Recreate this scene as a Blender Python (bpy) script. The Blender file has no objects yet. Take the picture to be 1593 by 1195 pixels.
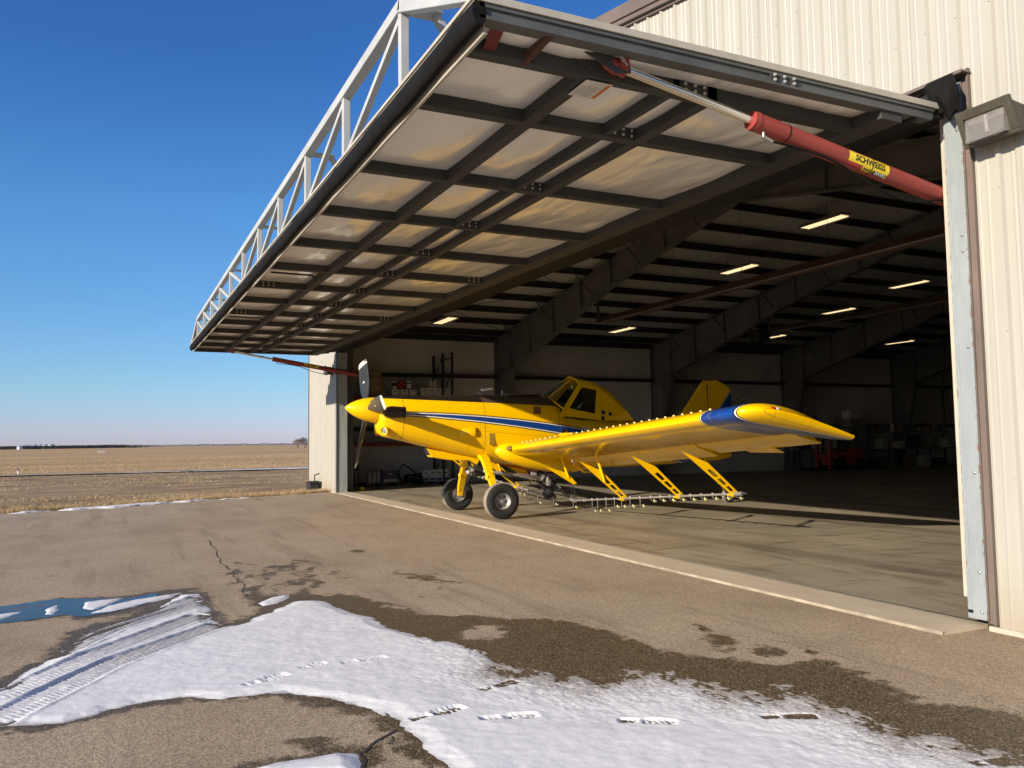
import bpy, bmesh, math, random
import numpy as np
from mathutils import Vector, Matrix, Euler
random.seed(7); np.random.seed(7)
R = math.radians
sc = bpy.context.scene
COL = sc.collection

# ------------------------------------------------------------------ camera
F_PX, PITCH, YAW, ROLL = 1284.03, 0.0693134, 1.1236075, -0.0141540
CAM = Vector((4.7, -6.6, 1.6))
fw = Vector((-math.sin(YAW) * math.cos(PITCH), math.cos(YAW) * math.cos(PITCH), math.sin(PITCH)))
rt = Vector((math.cos(YAW), math.sin(YAW), 0)); up = rt.cross(fw)
r2 = math.cos(ROLL) * rt + math.sin(ROLL) * up
u2 = -math.sin(ROLL) * rt + math.cos(ROLL) * up
cd = bpy.data.cameras.new("camera"); cam = bpy.data.objects.new("camera", cd); COL.objects.link(cam)
cam.matrix_world = Matrix(((r2.x, u2.x, -fw.x, CAM.x), (r2.y, u2.y, -fw.y, CAM.y), (r2.z, u2.z, -fw.z, CAM.z), (0, 0, 0, 1)))
cd.sensor_width = 36; cd.lens = F_PX / 1593 * 36; cd.clip_start = 0.05; cd.clip_end = 20000
sc.camera = cam

# ------------------------------------------------------------------ sky, sun, exposure
SUN_AZ, SUN_EL = R(18.0), R(18.4)
to_sun = Vector((math.sin(SUN_AZ) * math.cos(SUN_EL), -math.cos(SUN_AZ) * math.cos(SUN_EL), math.sin(SUN_EL)))
w = bpy.data.worlds.new("World"); sc.world = w; w.use_nodes = True
nt = w.node_tree; bg = nt.nodes["Background"]
sky = nt.nodes.new("ShaderNodeTexSky"); sky.sky_type = 'NISHITA'; sky.sun_disc = False
sky.sun_elevation = SUN_EL; sky.sun_rotation = R(180) - SUN_AZ
sky.altitude = 600; sky.air_density = 1.0; sky.dust_density = 0.35; sky.ozone_density = 3.0
# clear dry winter air: deeper blue overhead, lilac at the horizon
tc = nt.nodes.new("ShaderNodeTexCoord"); sx = nt.nodes.new("ShaderNodeSeparateXYZ"); nt.links.new(tc.outputs['Generated'], sx.inputs[0])
rp = nt.nodes.new("ShaderNodeValToRGB"); nt.links.new(sx.outputs[2], rp.inputs[0])
cr = rp.color_ramp; cr.elements.new(0.07); cr.elements.new(0.26)
for e_, (p_, c_) in zip(cr.elements, ((0.010, (.67, .68, 1.10)), (0.07, (.60, .77, .97)), (0.26, (.46, .82, 1.10)), (0.42, (.30, .62, 1.02)))): e_.position = p_; e_.color = (*c_, 1)
mx = nt.nodes.new("ShaderNodeMix"); mx.data_type = 'RGBA'; mx.blend_type = 'MULTIPLY'; mx.inputs[0].default_value = 1.0
nt.links.new(sky.outputs[0], mx.inputs[6]); nt.links.new(rp.outputs[0], mx.inputs[7]); nt.links.new(mx.outputs[2], bg.inputs[0]); bg.inputs[1].default_value = 0.11
sd = bpy.data.lights.new("sun", 'SUN'); sd.energy = 5.0; sd.angle = R(0.5); sd.color = (1.0, 0.87, 0.69)
sun = bpy.data.objects.new("sun", sd); COL.objects.link(sun)
sun.rotation_euler = (-to_sun).to_track_quat('-Z', 'Y').to_euler(); sun.location = (20, -60, 40)
sc.view_settings.view_transform = 'Standard'; sc.view_settings.look = 'None'
sc.view_settings.exposure = 0.55; sc.view_settings.gamma = 1.0
sc.render.engine = 'CYCLES'
sc.cycles.max_bounces = 10; sc.cycles.diffuse_bounces = 6; sc.cycles.glossy_bounces = 4
sc.cycles.use_denoising = True

# ------------------------------------------------------------------ node helpers
class NG:
    def __init__(s, m): s.nt = m.node_tree
    def n(s, t, **kw):
        nd = s.nt.nodes.new(t)
        for k, v in kw.items(): setattr(nd, k, v)
        return nd
    def val(s, sock, v):
        if isinstance(v, bpy.types.NodeSocket): s.nt.links.new(v, sock)
        elif isinstance(v, tuple) and len(v) == 3 and sock.type == 'RGBA': sock.default_value = (*v, 1)
        else: sock.default_value = v
    def math(s, op, a, b=0.0, c=0.0, clamp=False):
        nd = s.n("ShaderNodeMath", operation=op, use_clamp=clamp)
        s.val(nd.inputs[0], a); s.val(nd.inputs[1], b)
        if op in ('COMPARE', 'MULTIPLY_ADD', 'SMOOTH_MIN'): s.val(nd.inputs[2], c)
        return nd.outputs[0]
    def coord(s, which='Object', scale=(1, 1, 1)):
        tc = s.n("ShaderNodeTexCoord"); mp = s.n("ShaderNodeMapping"); mp.inputs[3].default_value = scale
        s.nt.links.new(tc.outputs[which], mp.inputs[0]); return mp.outputs[0]
    def noise(s, vec, scale=5, detail=4, rough=0.55, dist=0.0):
        nd = s.n("ShaderNodeTexNoise"); s.nt.links.new(vec, nd.inputs['Vector'])
        nd.inputs['Scale'].default_value = scale; nd.inputs['Detail'].default_value = detail
        nd.inputs['Roughness'].default_value = rough; nd.inputs['Distortion'].default_value = dist
        return nd.outputs[0]
    def ramp(s, fac, stops, interp='LINEAR'):
        nd = s.n("ShaderNodeValToRGB"); cr = nd.color_ramp; cr.interpolation = interp
        while len(cr.elements) < len(stops): cr.elements.new(0.5)
        for e, (p, c) in zip(cr.elements, stops):
            e.position = p; e.color = (*c, 1) if len(c) == 3 else c
        s.val(nd.inputs[0], fac); return nd.outputs[0]
    def step(s, fac, a, b):   # smooth 0..1 between a and b
        nd = s.n("ShaderNodeMapRange", interpolation_type='SMOOTHSTEP'); s.val(nd.inputs[0], fac)
        nd.inputs[1].default_value = a; nd.inputs[2].default_value = b; return nd.outputs[0]
    def mix(s, fac, a, b, blend='MIX'):
        nd = s.n("ShaderNodeMix", data_type='RGBA', blend_type=blend)
        s.val(nd.inputs[0], fac); s.val(nd.inputs[6], a); s.val(nd.inputs[7], b); return nd.outputs[2]
    def bump(s, h, strength=0.3, dist=0.02):
        nd = s.n("ShaderNodeBump"); s.val(nd.inputs['Height'], h)
        nd.inputs['Strength'].default_value = strength; nd.inputs['Distance'].default_value = dist
        return nd.outputs[0]
    def attr(s, name):
        nd = s.n("ShaderNodeAttribute", attribute_name=name); return nd.outputs['Fac']
    def xyz(s, vec):
        nd = s.n("ShaderNodeSeparateXYZ"); s.nt.links.new(vec, nd.inputs[0]); return nd.outputs

def newmat(name, rough=0.6, metal=0.0, spec=0.5):
    m = bpy.data.materials.new(name); m.use_nodes = True
    b = m.node_tree.nodes["Principled BSDF"]
    b.inputs['Roughness'].default_value = rough; b.inputs['Metallic'].default_value = metal
    b.inputs['Specular IOR Level'].default_value = spec
    return m, NG(m), b

_mc = {}
def mat(name, color, rough=0.6, metal=0.0, spec=0.5, var=0.18, scale=3.0, bump=0.0, bscale=60, streak=(1, 1, 1), coat=0.0):
    """plain paint / metal / plastic with tonal variation and a little grain"""
    if name in _mc: return _mc[name]
    m, g, b = newmat(name, rough, metal, spec)
    v = g.coord('Object', streak)
    n1 = g.noise(v, scale, 6, 0.6)
    lo = tuple(c * (1 - var) for c in color); hi = tuple(min(1, c * (1 + var)) for c in color)
    g.val(b.inputs['Base Color'], g.ramp(n1, [(0.3, lo), (0.7, hi)]))
    rr = g.math('MULTIPLY_ADD', n1, 0.25, rough - 0.12); g.val(b.inputs['Roughness'], rr)
    if bump: g.val(b.inputs['Normal'], g.bump(g.noise(v, bscale, 3), bump, 0.01))
    if coat: b.inputs['Coat Weight'].default_value = coat; b.inputs['Coat Roughness'].default_value = 0.08
    _mc[name] = m; return m

# ------------------------------------------------------------------ mesh helpers
class MB:
    def __init__(s): s.v = []; s.f = []; s.mi = []; s.cur = 0
    def add(s, verts, faces):
        o = len(s.v); s.v += [tuple(map(float, q)) for q in verts]
        for f in faces: s.f.append(tuple(i + o for i in f)); s.mi.append(s.cur)
        return s
    def box(s, x0, x1, y0, y1, z0, z1):
        return s.add([(x0, y0, z0), (x1, y0, z0), (x1, y1, z0), (x0, y1, z0), (x0, y0, z1), (x1, y0, z1), (x1, y1, z1), (x0, y1, z1)],
                     [(0, 3, 2, 1), (4, 5, 6, 7), (0, 1, 5, 4), (1, 2, 6, 5), (2, 3, 7, 6), (3, 0, 4, 7)])
    def hexa(s, b, t):   # 4 bottom points, 4 top points
        return s.add(list(b) + list(t), [(0, 3, 2, 1), (4, 5, 6, 7), (0, 1, 5, 4), (1, 2, 6, 5), (2, 3, 7, 6), (3, 0, 4, 7)])
    def beam(s, p, q, w, h, upv=(0, 0, 1), off=(0, 0)):
        p = Vector(p); q = Vector(q); d = (q - p).normalized(); u = Vector(upv)
        sd = d.cross(u)
        if sd.length < 1e-4: sd = d.cross(Vector((1, 0, 0)))
        sd.normalize(); u = sd.cross(d)
        c = sd * off[0] + u * off[1]
        P = [p + c + sd * a * w / 2 + u * b * h / 2 for a, b in ((-1, -1), (1, -1), (1, 1), (-1, 1))]
        Q = [k + (q - p) for k in P]
        return s.add(P + Q, [(3, 2, 1, 0), (4, 5, 6, 7), (0, 1, 5, 4), (1, 2, 6, 5), (2, 3, 7, 6), (3, 0, 4, 7)])
    def path(s, pts, r, n=8, cap=True):
        pts = [Vector(p) for p in pts]; rs = r if isinstance(r, (list, tuple)) else [r] * len(pts)
        ref = None; rings = []
        for i, p in enumerate(pts):
            d = (pts[min(i + 1, len(pts) - 1)] - pts[max(i - 1, 0)]).normalized()
            if ref is None:
                ref = d.cross(Vector((0, 0, 1)))
                if ref.length < 1e-3: ref = d.cross(Vector((1, 0, 0)))
            a = (ref - d * ref.dot(d)).normalized(); ref = a; b = d.cross(a)
            rings.append([p + (a * math.cos(2 * math.pi * k / n) + b * math.sin(2 * math.pi * k / n)) * rs[i] for k in range(n)])
        return s.loft(rings, cap)
    def loft(s, rings, cap=True, closed=True):
        n = len(rings[0]); vs = [p for r_ in rings for p in r_]; fs = []
        m = n if closed else n - 1
        for i in range(len(rings) - 1):
            for k in range(m):
                a = i * n + k; b = i * n + (k + 1) % n
                fs.append((a, b, b + n, a + n))
        if cap and closed:
            fs.append(tuple(range(n - 1, -1, -1))); fs.append(tuple(range((len(rings) - 1) * n, len(rings) * n)))
        return s.add(vs, fs)
    def lathe(s, prof, c, axis, n=24, cap=False):
        """prof: (distance along axis, radius)"""
        ax = Vector(axis).normalized(); a = ax.cross(Vector((0, 0, 1)))
        if a.length < 1e-3: a = Vector((1, 0, 0))
        a.normalize(); b = ax.cross(a); c = Vector(c)
        rings = [[c + ax * t + (a * math.cos(2 * math.pi * k / n) + b * math.sin(2 * math.pi * k / n)) * r for k in range(n)] for t, r in prof]
        return s.loft(rings, cap)
    def prism(s, pts, vec):   # flat outline (3D points) pushed along vec
        n = len(pts); q = [Vector(p) for p in pts]; t = [p + Vector(vec) for p in q]
        fs = [tuple(range(n - 1, -1, -1)), tuple(range(n, 2 * n))] + [(i, (i + 1) % n, (i + 1) % n + n, i + n) for i in range(n)]
        return s.add(q + t, fs)
    def quad(s, a, b, c, d): return s.add([a, b, c, d], [(0, 1, 2, 3)])
    def ball(s, c, r, n=10, m=6, sq=(1, 1, 1)):
        rings = []
        for i in range(m + 1):
            t = math.pi * i / m
            rings.append([(c[0] + sq[0] * r * math.sin(t) * math.cos(2 * math.pi * k / n), c[1] + sq[1] * r * math.sin(t) * math.sin(2 * math.pi * k / n), c[2] - sq[2] * r * math.cos(t)) for k in range(n)])
        return s.loft(rings, False)
    def grid(s, nu, nv, fn):
        o = len(s.v)
        for j in range(nv + 1):
            for i in range(nu + 1): s.v.append(tuple(map(float, fn(i / nu, j / nv))))
        for j in range(nv):
            for i in range(nu):
                a = o + j * (nu + 1) + i; s.f.append((a, a + 1, a + nu + 2, a + nu + 1)); s.mi.append(s.cur)
        return s

def build(name, mb, mats, parent=None, smooth=None, bevel=0.0, fixn=True, **props):
    """link the builder's shapes as ONE object; coordinates are in the parent's space"""
    me = bpy.data.meshes.new(name); me.from_pydata(mb.v, [], mb.f)
    ms = mats if isinstance(mats, (list, tuple)) else [mats]
    for m in ms: me.materials.append(m)
    if len(ms) > 1: me.polygons.foreach_set('material_index', mb.mi)
    if fixn:
        b = bmesh.new(); b.from_mesh(me); bmesh.ops.remove_doubles(b, verts=b.verts, dist=1e-5) if smooth else None
        bmesh.ops.recalc_face_normals(b, faces=b.faces); b.to_mesh(me); b.free()
    if smooth is not None:
        me.polygons.foreach_set('use_smooth', [True] * len(me.polygons))
        me.set_sharp_from_angle(angle=R(smooth))
    me.update()
    o = bpy.data.objects.new(name, me); COL.objects.link(o)
    if parent is not None: o.parent = parent
    if bevel:
        bv = o.modifiers.new("bevel", 'BEVEL'); bv.width = bevel; bv.segments = 2; bv.limit_method = 'ANGLE'; bv.angle_limit = R(40)
    for k, v in props.items(): o[k] = v
    return o

def thing(name, label, cat, loc=(0, 0, 0), rz=0.0, group=None):
    o = bpy.data.objects.new(name, None); COL.objects.link(o); o.empty_display_size = 0.2
    o.location = loc; o.rotation_euler = (0, 0, rz); o["label"] = label; o["category"] = cat
    if group: o["group"] = group
    return o
def tag(o, label, cat, group=None):
    o["label"] = label; o["category"] = cat
    if group: o["group"] = group
    return o
def dup(root, loc, rz=0.0, label=None, scale=None):
    def cp(o, par):
        c = o.copy(); COL.objects.link(c)
        if par is not None: c.parent = par
        for ch in o.children: cp(ch, c)
        return c
    c = cp(root, None); c.location = loc; c.rotation_euler = (0, 0, rz)
    if scale: c.scale = scale
    if label: c["label"] = label
    return c

def text_tris(body, size, shear=0.0, bold=0.0, sx=1.0):
    """lettering as a flat mesh: (verts2d, faces), centred"""
    cu = bpy.data.curves.new("lettering", 'FONT'); cu.body = body; cu.size = size; cu.shear = shear; cu.offset = bold
    cu.align_x = 'CENTER'; cu.align_y = 'CENTER'; cu.resolution_u = 3
    o = bpy.data.objects.new("lettering", cu); COL.objects.link(o)
    bpy.context.view_layer.update()
    me = bpy.data.meshes.new_from_object(o.evaluated_get(bpy.context.evaluated_depsgraph_get()))
    b = bmesh.new(); b.from_mesh(me)
    for k in range(-8, 9):      # cut into thin bands so the letters can follow a curved surface
        bmesh.ops.bisect_plane(b, geom=b.verts[:] + b.edges[:] + b.faces[:], plane_co=(0, k * size / 13, 0), plane_no=(0, 1, 0))
    b.to_mesh(me); b.free()
    vs = [(v.co.x * sx, v.co.y) for v in me.vertices]; fs = [tuple(p.vertices) for p in me.polygons]
    bpy.data.objects.remove(o); bpy.data.curves.remove(cu); bpy.data.meshes.remove(me)
    return vs, fs

# numpy value noise
def _h(ix, iy, seed):
    n = (ix.astype(np.int64) * 374761393 + iy.astype(np.int64) * 668265263 + seed * 1442695041) & 0x7fffffff
    n = ((n ^ (n >> 13)) * 1274126177) & 0x7fffffff
    return ((n ^ (n >> 16)) & 0xffff) / 65535.0
def vnoise(x, y, seed=0):
    ix = np.floor(x); iy = np.floor(y); fx = x - ix; fy = y - iy
    fx = fx * fx * (3 - 2 * fx); fy = fy * fy * (3 - 2 * fy)
    a = _h(ix, iy, seed); b = _h(ix + 1, iy, seed); c = _h(ix, iy + 1, seed); d = _h(ix + 1, iy + 1, seed)
    return (a * (1 - fx) + b * fx) * (1 - fy) + (c * (1 - fx) + d * fx) * fy
def fbm(x, y, octs=4, seed=0):
    t = 0; a = 0.5; s = 1.0; tot = 0
    for o in range(octs):
        t = t + a * vnoise(x * s + 17.3 * o, y * s - 9.1 * o, seed + o); tot += a; a *= 0.55; s *= 2.03
    return t / tot - 0.5
def sdf(px, py, poly):
    """signed distance, positive inside"""
    d = np.full(px.shape, 1e9); ins = np.zeros(px.shape, bool); n = len(poly)
    for i in range(n):
        ax, ay = poly[i]; bx, by = poly[(i + 1) % n]
        ex, ey = bx - ax, by - ay; L = ex * ex + ey * ey + 1e-12
        t = np.clip(((px - ax) * ex + (py - ay) * ey) / L, 0, 1)
        d = np.minimum(d, (px - ax - t * ex) ** 2 + (py - ay - t * ey) ** 2)
        c = ((ay > py) != (by > py)) & (px < (bx - ax) * (py - ay) / (by - ay + 1e-12) + ax); ins ^= c
    d = np.sqrt(d); return np.where(ins, d, -d)
def segd(px, py, pts):
    """distance to a polyline, arc length along it, signed side offset"""
    best = np.full(px.shape, 1e9); S = np.zeros(px.shape); T = np.zeros(px.shape); acc = 0
    for (ax, ay), (bx, by) in zip(pts[:-1], pts[1:]):
        ex, ey = bx - ax, by - ay; L = math.hypot(ex, ey); ex /= L; ey /= L
        s = np.clip((px - ax) * ex + (py - ay) * ey, 0, L)
        qx = px - ax - s * ex; qy = py - ay - s * ey; d = np.hypot(qx, qy)
        m = d < best; best = np.where(m, d, best); S = np.where(m, acc + s, S); T = np.where(m, ex * qy - ey * qx, T); acc += L
    return best, S, T, acc
def sheet(name, xs, ys, z, mats, keep=None, attrs=None, smooth=True):
    """regular grid object from numpy arrays (xs, ys 2D arrays; z array); keep = bool per cell"""
    ny, nx = xs.shape
    idx = np.arange(nx * ny).reshape(ny, nx)
    q = np.stack([idx[:-1, :-1], idx[:-1, 1:], idx[1:, 1:], idx[1:, :-1]], -1).reshape(-1, 4)
    if keep is not None: q = q[keep.reshape(-1)]
    used = np.zeros(nx * ny, bool); used[q.reshape(-1)] = True
    remap = np.cumsum(used) - 1; q = remap[q]
    co = np.stack([xs.reshape(-1), ys.reshape(-1), z.reshape(-1)], -1)[used]
    me = bpy.data.meshes.new(name)
    me.vertices.add(len(co)); me.vertices.foreach_set('co', co.astype(np.float32).reshape(-1))
    me.loops.add(len(q) * 4); me.loops.foreach_set('vertex_index', q.astype(np.int32).reshape(-1))
    me.polygons.add(len(q)); me.polygons.foreach_set('loop_start', np.arange(0, len(q) * 4, 4, dtype=np.int32))
    me.update(calc_edges=True); me.validate()
    if smooth: me.polygons.foreach_set('use_smooth', np.ones(len(q), bool))
    for k, a in (attrs or {}).items():
        at = me.attributes.new(k, 'FLOAT', 'POINT'); at.data.foreach_set('value', a.reshape(-1)[used].astype(np.float32))
    me.materials.append(mats)
    o = bpy.data.objects.new(name, me); COL.objects.link(o); return o

# ================================================================== GROUND
ZA = -0.03      # asphalt level; hangar floor is z = 0
SNOW = [(-2.01,-7.29),(-2.41,-7.15),(-2.83,-6.99),(-3.21,-6.94),(-3.6,-6.82),(-3.86,-6.6),(-4.18,-6.35),(-4.6,-6.18),(-5.17,-5.93),(-5.13,-5.76),(-4.5,-5.72),(-3.98,-5.73),(-3.52,-5.75),(-3.24,-5.68),(-3.25,-5.56),(-3.68,-5.21),(-4.13,-4.85),(-4.07,-4.66),(-3.6,-4.57),(-2.96,-4.38),(-2.47,-4.39),(-2.04,-4.23),(-2.25,-4.28),(-1.9,-4.16),(-1.62,-4.02),(-1.29,-3.95),(-0.94,-3.91),(-0.68,-3.85),(-0.51,-3.74),(-0.43,-3.6),(-0.25,-3.56),(-0.31,-3.42),(-0.4,-3.28),(-0.2,-3.01),(-0.01,-3.01),(0.18,-2.93),(0.33,-2.89),(0.47,-2.79),(0.35,-2.6),(0.68,-2.54),(0.91,-2.54),(1.18,-2.51),(1.37,-2.58),(1.5,-2.47),(1.71,-2.46),(1.83,-2.44),(1.94,-2.44),(2.02,-2.57),(2.45,-3.24),(1.45,-5.18),(0.89,-5.06),(0.71,-5.05),(0.57,-5.05),(0.31,-5.06),(0.04,-5.1),(-0.26,-5.1),(0.03,-5.14),(-0.07,-5.12),(-0.3,-5.13),(-0.47,-5.25),(-0.66,-5.34),(-0.88,-5.51),(-1.01,-5.65),(-1.05,-5.82),(-1.05,-5.95),(-1.16,-6.16),(-1.18,-6.46),(-1.14,-6.62),(-1.06,-6.7),(-0.96,-6.86),(-1.06,-7.07),(-1.09,-7.19),(-1.03,-7.35),(-1.86,-7.46)]
SNOW2 = [(0.27,-5.94),(0.25,-5.89),(0.23,-5.71),(0.25,-5.51),(0.31,-5.44),(0.44,-5.45),(0.65,-5.48),(0.38,-6.0)]
WET = [(-3.46,-4.13),(-2.98,-3.87),(-2.53,-3.44),(-2.31,-3.34),(-2.21,-3.05),(-1.88,-2.82),(-1.57,-2.76),(-1.22,-2.74),(-0.87,-2.67),(-0.68,-2.76),(-0.5,-2.64),(-0.29,-2.38),(0.02,-2.21),(0.1,-1.9),(0.35,-1.89),(0.6,-1.98),(0.82,-2.02),(1.1,-2.11),(1.23,-2.03),(1.39,-1.96),(1.51,-1.89),(1.68,-1.86),(2.11,-2.56),(1.52,-2.77),(0.53,-3.0),(-0.09,-3.61),(-1.14,-4.05),(-2.14,-4.53),(-1.76,-4.33),(-2.67,-4.46),(-3.33,-4.63),(-3.8,-4.92),(-3.45,-5.25),(-3.04,-5.58),(-3.37,-5.71),(-3.46,-5.51),(-4.05,-5.36),(-4.73,-5.34),(-5.02,-5.16),(-4.68,-5.08),(-4.63,-4.75),(-4.31,-4.55),(-4.32,-4.39),(-4.0,-4.17),(-3.55,-4.0),(-3.14,-3.84)]
WET2 = [(-2.92,-6.98),(-3.26,-7.03),(-3.74,-6.96),(-3.98,-6.76),(-4.1,-6.53),(-4.58,-6.29),(-4.35,-6.5),(-4.23,-6.84),(-4.41,-7.02),(-4.38,-7.27),(-4.37,-7.54),(-4.52,-8.0),(-5.75,-8.19),(-5.48,-7.66),(-5.73,-7.16),(-5.34,-6.49),(-5.64,-6.08),(-5.61,-5.75),(-5.07,-5.75),(-4.23,-5.68),(-3.47,-5.65),(-3.11,-5.93),(-2.92,-6.8)]
PUDDLE = [(-5.47,-8.15),(-5.39,-7.65),(-5.59,-7.15),(-5.21,-6.49),(-5.39,-6.15),(-4.94,-6.17),(-4.67,-6.39),(-4.47,-6.6),(-4.35,-6.84),(-4.56,-7.02),(-4.48,-7.28),(-4.44,-7.55),(-4.59,-8.01)]
PSNOW = [[(-4.83,-6.88),(-5.21,-6.87),(-5.28,-6.51),(-4.94,-6.63),(-4.7,-6.78)],[(-4.52,-6.8),(-4.87,-6.65),(-5.1,-6.38),(-5.3,-5.92),(-5.05,-6.05),(-4.75,-6.36),(-4.52,-6.6)],[(-4.7,-7.71),(-4.93,-7.6),(-4.98,-7.41),(-4.73,-7.51),(-4.62,-7.57)],[(-4.67,-7.22),(-5.02,-7.21),(-5.18,-7.12),(-4.87,-7.09),(-4.66,-7.12)],[(-4.23,-5.24),(-4.49,-5.08),(-4.57,-4.89),(-4.4,-4.92),(-4.14,-5.08),(-4.06,-5.23)]]
TRACKS = [[(-1.75,-7.26),(-2.71,-6.69),(-3.8,-5.87)],[(-1.22,-7.2),(-2.33,-6.59),(-3.32,-5.74)],[(-2.78,-6.99),(-3.6,-6.6),(-4.53,-5.76)],[(-3.35,-6.9),(-3.93,-6.48),(-4.84,-5.78)]]
FOOT = [[(-1.23,-5.8),(-1.38,-5.48)],[(-1.49,-5.37),(-1.55,-5.17)],[(-1.47,-5.07),(-1.5,-4.72)],[(-0.05,-5.0),(-0.13,-4.65)],[(-0.05,-5.01),(-0.11,-4.65)],[(-0.4,-4.42),(-0.48,-4.11)],[(0.13,-4.65),(0.23,-4.31)],[(0.53,-3.95),(0.72,-3.67)],[(0.86,-3.18),(1.0,-2.87)],[(-1.8,-4.35),(-1.87,-4.06)],[(1.87,-2.75),(1.94,-2.54)]]
CRACKS = [[(-10.65,-5.16),(-8.76,-5.21),(-7.13,-5.24),(-5.71,-5.24),(-4.7,-5.28)],[(0.29,-5.44),(0.21,-5.38),(0.04,-5.15)],[(0.29,-5.44),(0.44,-5.45),(0.65,-5.48)]]
SPOTS = [[(0.08,-5.7),(-0.02,-5.66),(-0.05,-5.58),(0.02,-5.51),(0.11,-5.55),(0.14,-5.63)],[(-5.39,-3.38),(-5.14,-3.13),(-4.43,-3.06),(-4.81,-3.32)],[(-8.19,-3.35),(-7.65,-3.1),(-7.51,-3.36)],[(-5.5,-3.32),(-4.28,-2.97),(-4.92,-3.24)]]

# ---- asphalt
m, g, b = newmat("asphalt", 0.85)
v = g.coord('Object')
wn = g.noise(v, 9, 5, 0.65); agg = g.noise(v, 95, 3, 0.75); agg2 = g.noise(v, 260, 2, 0.6); big = g.noise(g.coord('Object', (0.35, 1.0, 1)), 0.55, 5, 0.6)
streak = g.noise(g.coord('Object', (0.12, 1.6, 1)), 1.3, 6, 0.7)
wet = g.step(g.math('ADD', g.attr("wet"), g.math('MULTIPLY', g.math('ADD', g.math('SUBTRACT', wn, 0.5), g.math('MULTIPLY', g.math('SUBTRACT', agg, 0.5), 0.45)), 0.42)), -0.03, 0.05)
vo = g.n("ShaderNodeTexVoronoi"); g.nt.links.new(v, vo.inputs[0]); vo.inputs['Scale'].default_value = 120
vs = g.n("ShaderNodeSeparateColor"); g.nt.links.new(vo.outputs['Color'], vs.inputs[0])
agg = g.math('MULTIPLY_ADD', vs.outputs[0], 0.5, g.math('MULTIPLY', agg, 0.5))
dry = g.ramp(agg, [(0.22, (0.20, 0.147, 0.096)), (0.5, (0.375, 0.283, 0.187)), (0.76, (0.56, 0.45, 0.32))])
dry = g.mix(g.step(agg2, 0.62, 0.75), dry, (0.70, 0.58, 0.43))
dry = g.mix(g.math('MULTIPLY', g.step(big, 0.42, 0.7), 0.55), dry, g.mix(1.0, dry, (0.74, 0.70, 0.66), 'MULTIPLY'))
dry = g.mix(g.math('MULTIPLY', g.step(streak, 0.52, 0.66), 0.5), dry, g.mix(1.0, dry, (0.62, 0.60, 0.58), 'MULTIPLY'))
mott = g.noise(v, 0.9, 6, 0.65)
dry = g.mix(0.5, dry, g.mix(1.0, dry, g.ramp(mott, [(0.3, (0.70, 0.69, 0.68)), (0.5, (1.0, 1.0, 1.0)), (0.7, (1.18, 1.17, 1.14))]), 'MULTIPLY'))
blot = g.noise(g.coord('Object', (0.8, 1.4, 1)), 1.1, 7, 0.72)
dry = g.mix(g.math('MULTIPLY', g.step(blot, 0.66, 0.70), 0.75), dry, (0.10, 0.073, 0.045))
damp = g.ramp(agg, [(0.25, (0.035, 0.023, 0.010)), (0.5, (0.095, 0.066, 0.033)), (0.70, (0.19, 0.14, 0.08)), (0.78, (0.42, 0.33, 0.22))])
g.val(b.inputs['Base Color'], g.mix(wet, dry, damp))
g.val(b.inputs['Roughness'], g.math('MULTIPLY_ADD', wet, -0.35, 0.9))
b.inputs['Specular IOR Level'].default_value = 0.35
hh = g.math('ADD', g.math('MULTIPLY', agg, 1.0), g.math('MULTIPLY', agg2, 0.35))
g.val(b.inputs['Normal'], g.bump(hh, 0.55, 0.006))
M_ASPH = m

EDGE = [(-60, -12.3), (-14.0, -18.9), (-9.18, -19.54), (-6.89, -20.36), (-4.52, -21.58), (-0.86, -22.85), (0.6, -23.3)]
def edge_x(y): return np.interp(y, [e[0] for e in EDGE], [e[1] for e in EDGE])
gx = np.concatenate([np.linspace(-24, -7, 60)[:-1], np.arange(-7, 2.9, 0.06), np.linspace(2.9, 60, 18)])
gy = np.concatenate([np.linspace(-60, -8.8, 50)[:-1], np.arange(-8.8, -1.6, 0.06), np.linspace(-1.6, -0.35, 12), [0.5]])
X, Y = np.meshgrid(gx, gy)
ex = edge_x(Y) + 0.5 * fbm(Y * 0.9, Y * 0 + 3, 5, 3) + 0.25 * fbm(Y * 5, Y * 0, 3, 5)
X = np.where(X < -7, ex + (X + 24) / 17 * (-7 - ex), X)
nz = 0.10 * fbm(X * 3.1, Y * 3.1, 4, 11)
wetd = np.maximum(sdf(X, Y, WET), sdf(X, Y, WET2) - 0.02)
for s_ in SPOTS: wetd = np.maximum(wetd, sdf(X, Y, s_))
sn = np.maximum(sdf(X, Y, SNOW), sdf(X, Y, SNOW2)) + 0.075
wetd = np.maximum(wetd, np.where((X > -6) & (Y < -1.5), sn, -1))
RIPPLE = [[(-7.27, -5.22), (-7.94, -4.75), (-6.96, -3.94), (-5.15, -4.29), (-4.53, -4.65), (-4.67, -5.23), (-5.71, -5.24)], [(-1.26, -2.35), (-1.26, -2.05), (-0.43, -1.74), (0.12, -1.64), (0.45, -1.85), (-0.05, -2.1), (-0.34, -2.39), (-0.55, -2.6)], [(-5.42, -3.52), (-5.43, -3.1), (-4.42, -3.04), (-4.04, -3.12), (-4.62, -3.38)]]
DRYISLE = [(-1.9, -3.96), (-2.1, -3.86), (-2.17, -3.6), (-1.99, -3.5), (-1.66, -3.68), (-1.7, -3.88)]
near = (X > -8.5) & (X < 3) & (Y > -9.5) & (Y < -1.5)
nz2 = fbm(X * 1.3, Y * 1.3, 5, 13) * 0.34 + fbm(X * 7, Y * 7, 3, 15) * 0.14
wetd = np.where(near, wetd + nz2 * np.clip(1.2 - np.abs(wetd) * 2, 0.2, 1), wetd)
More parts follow.
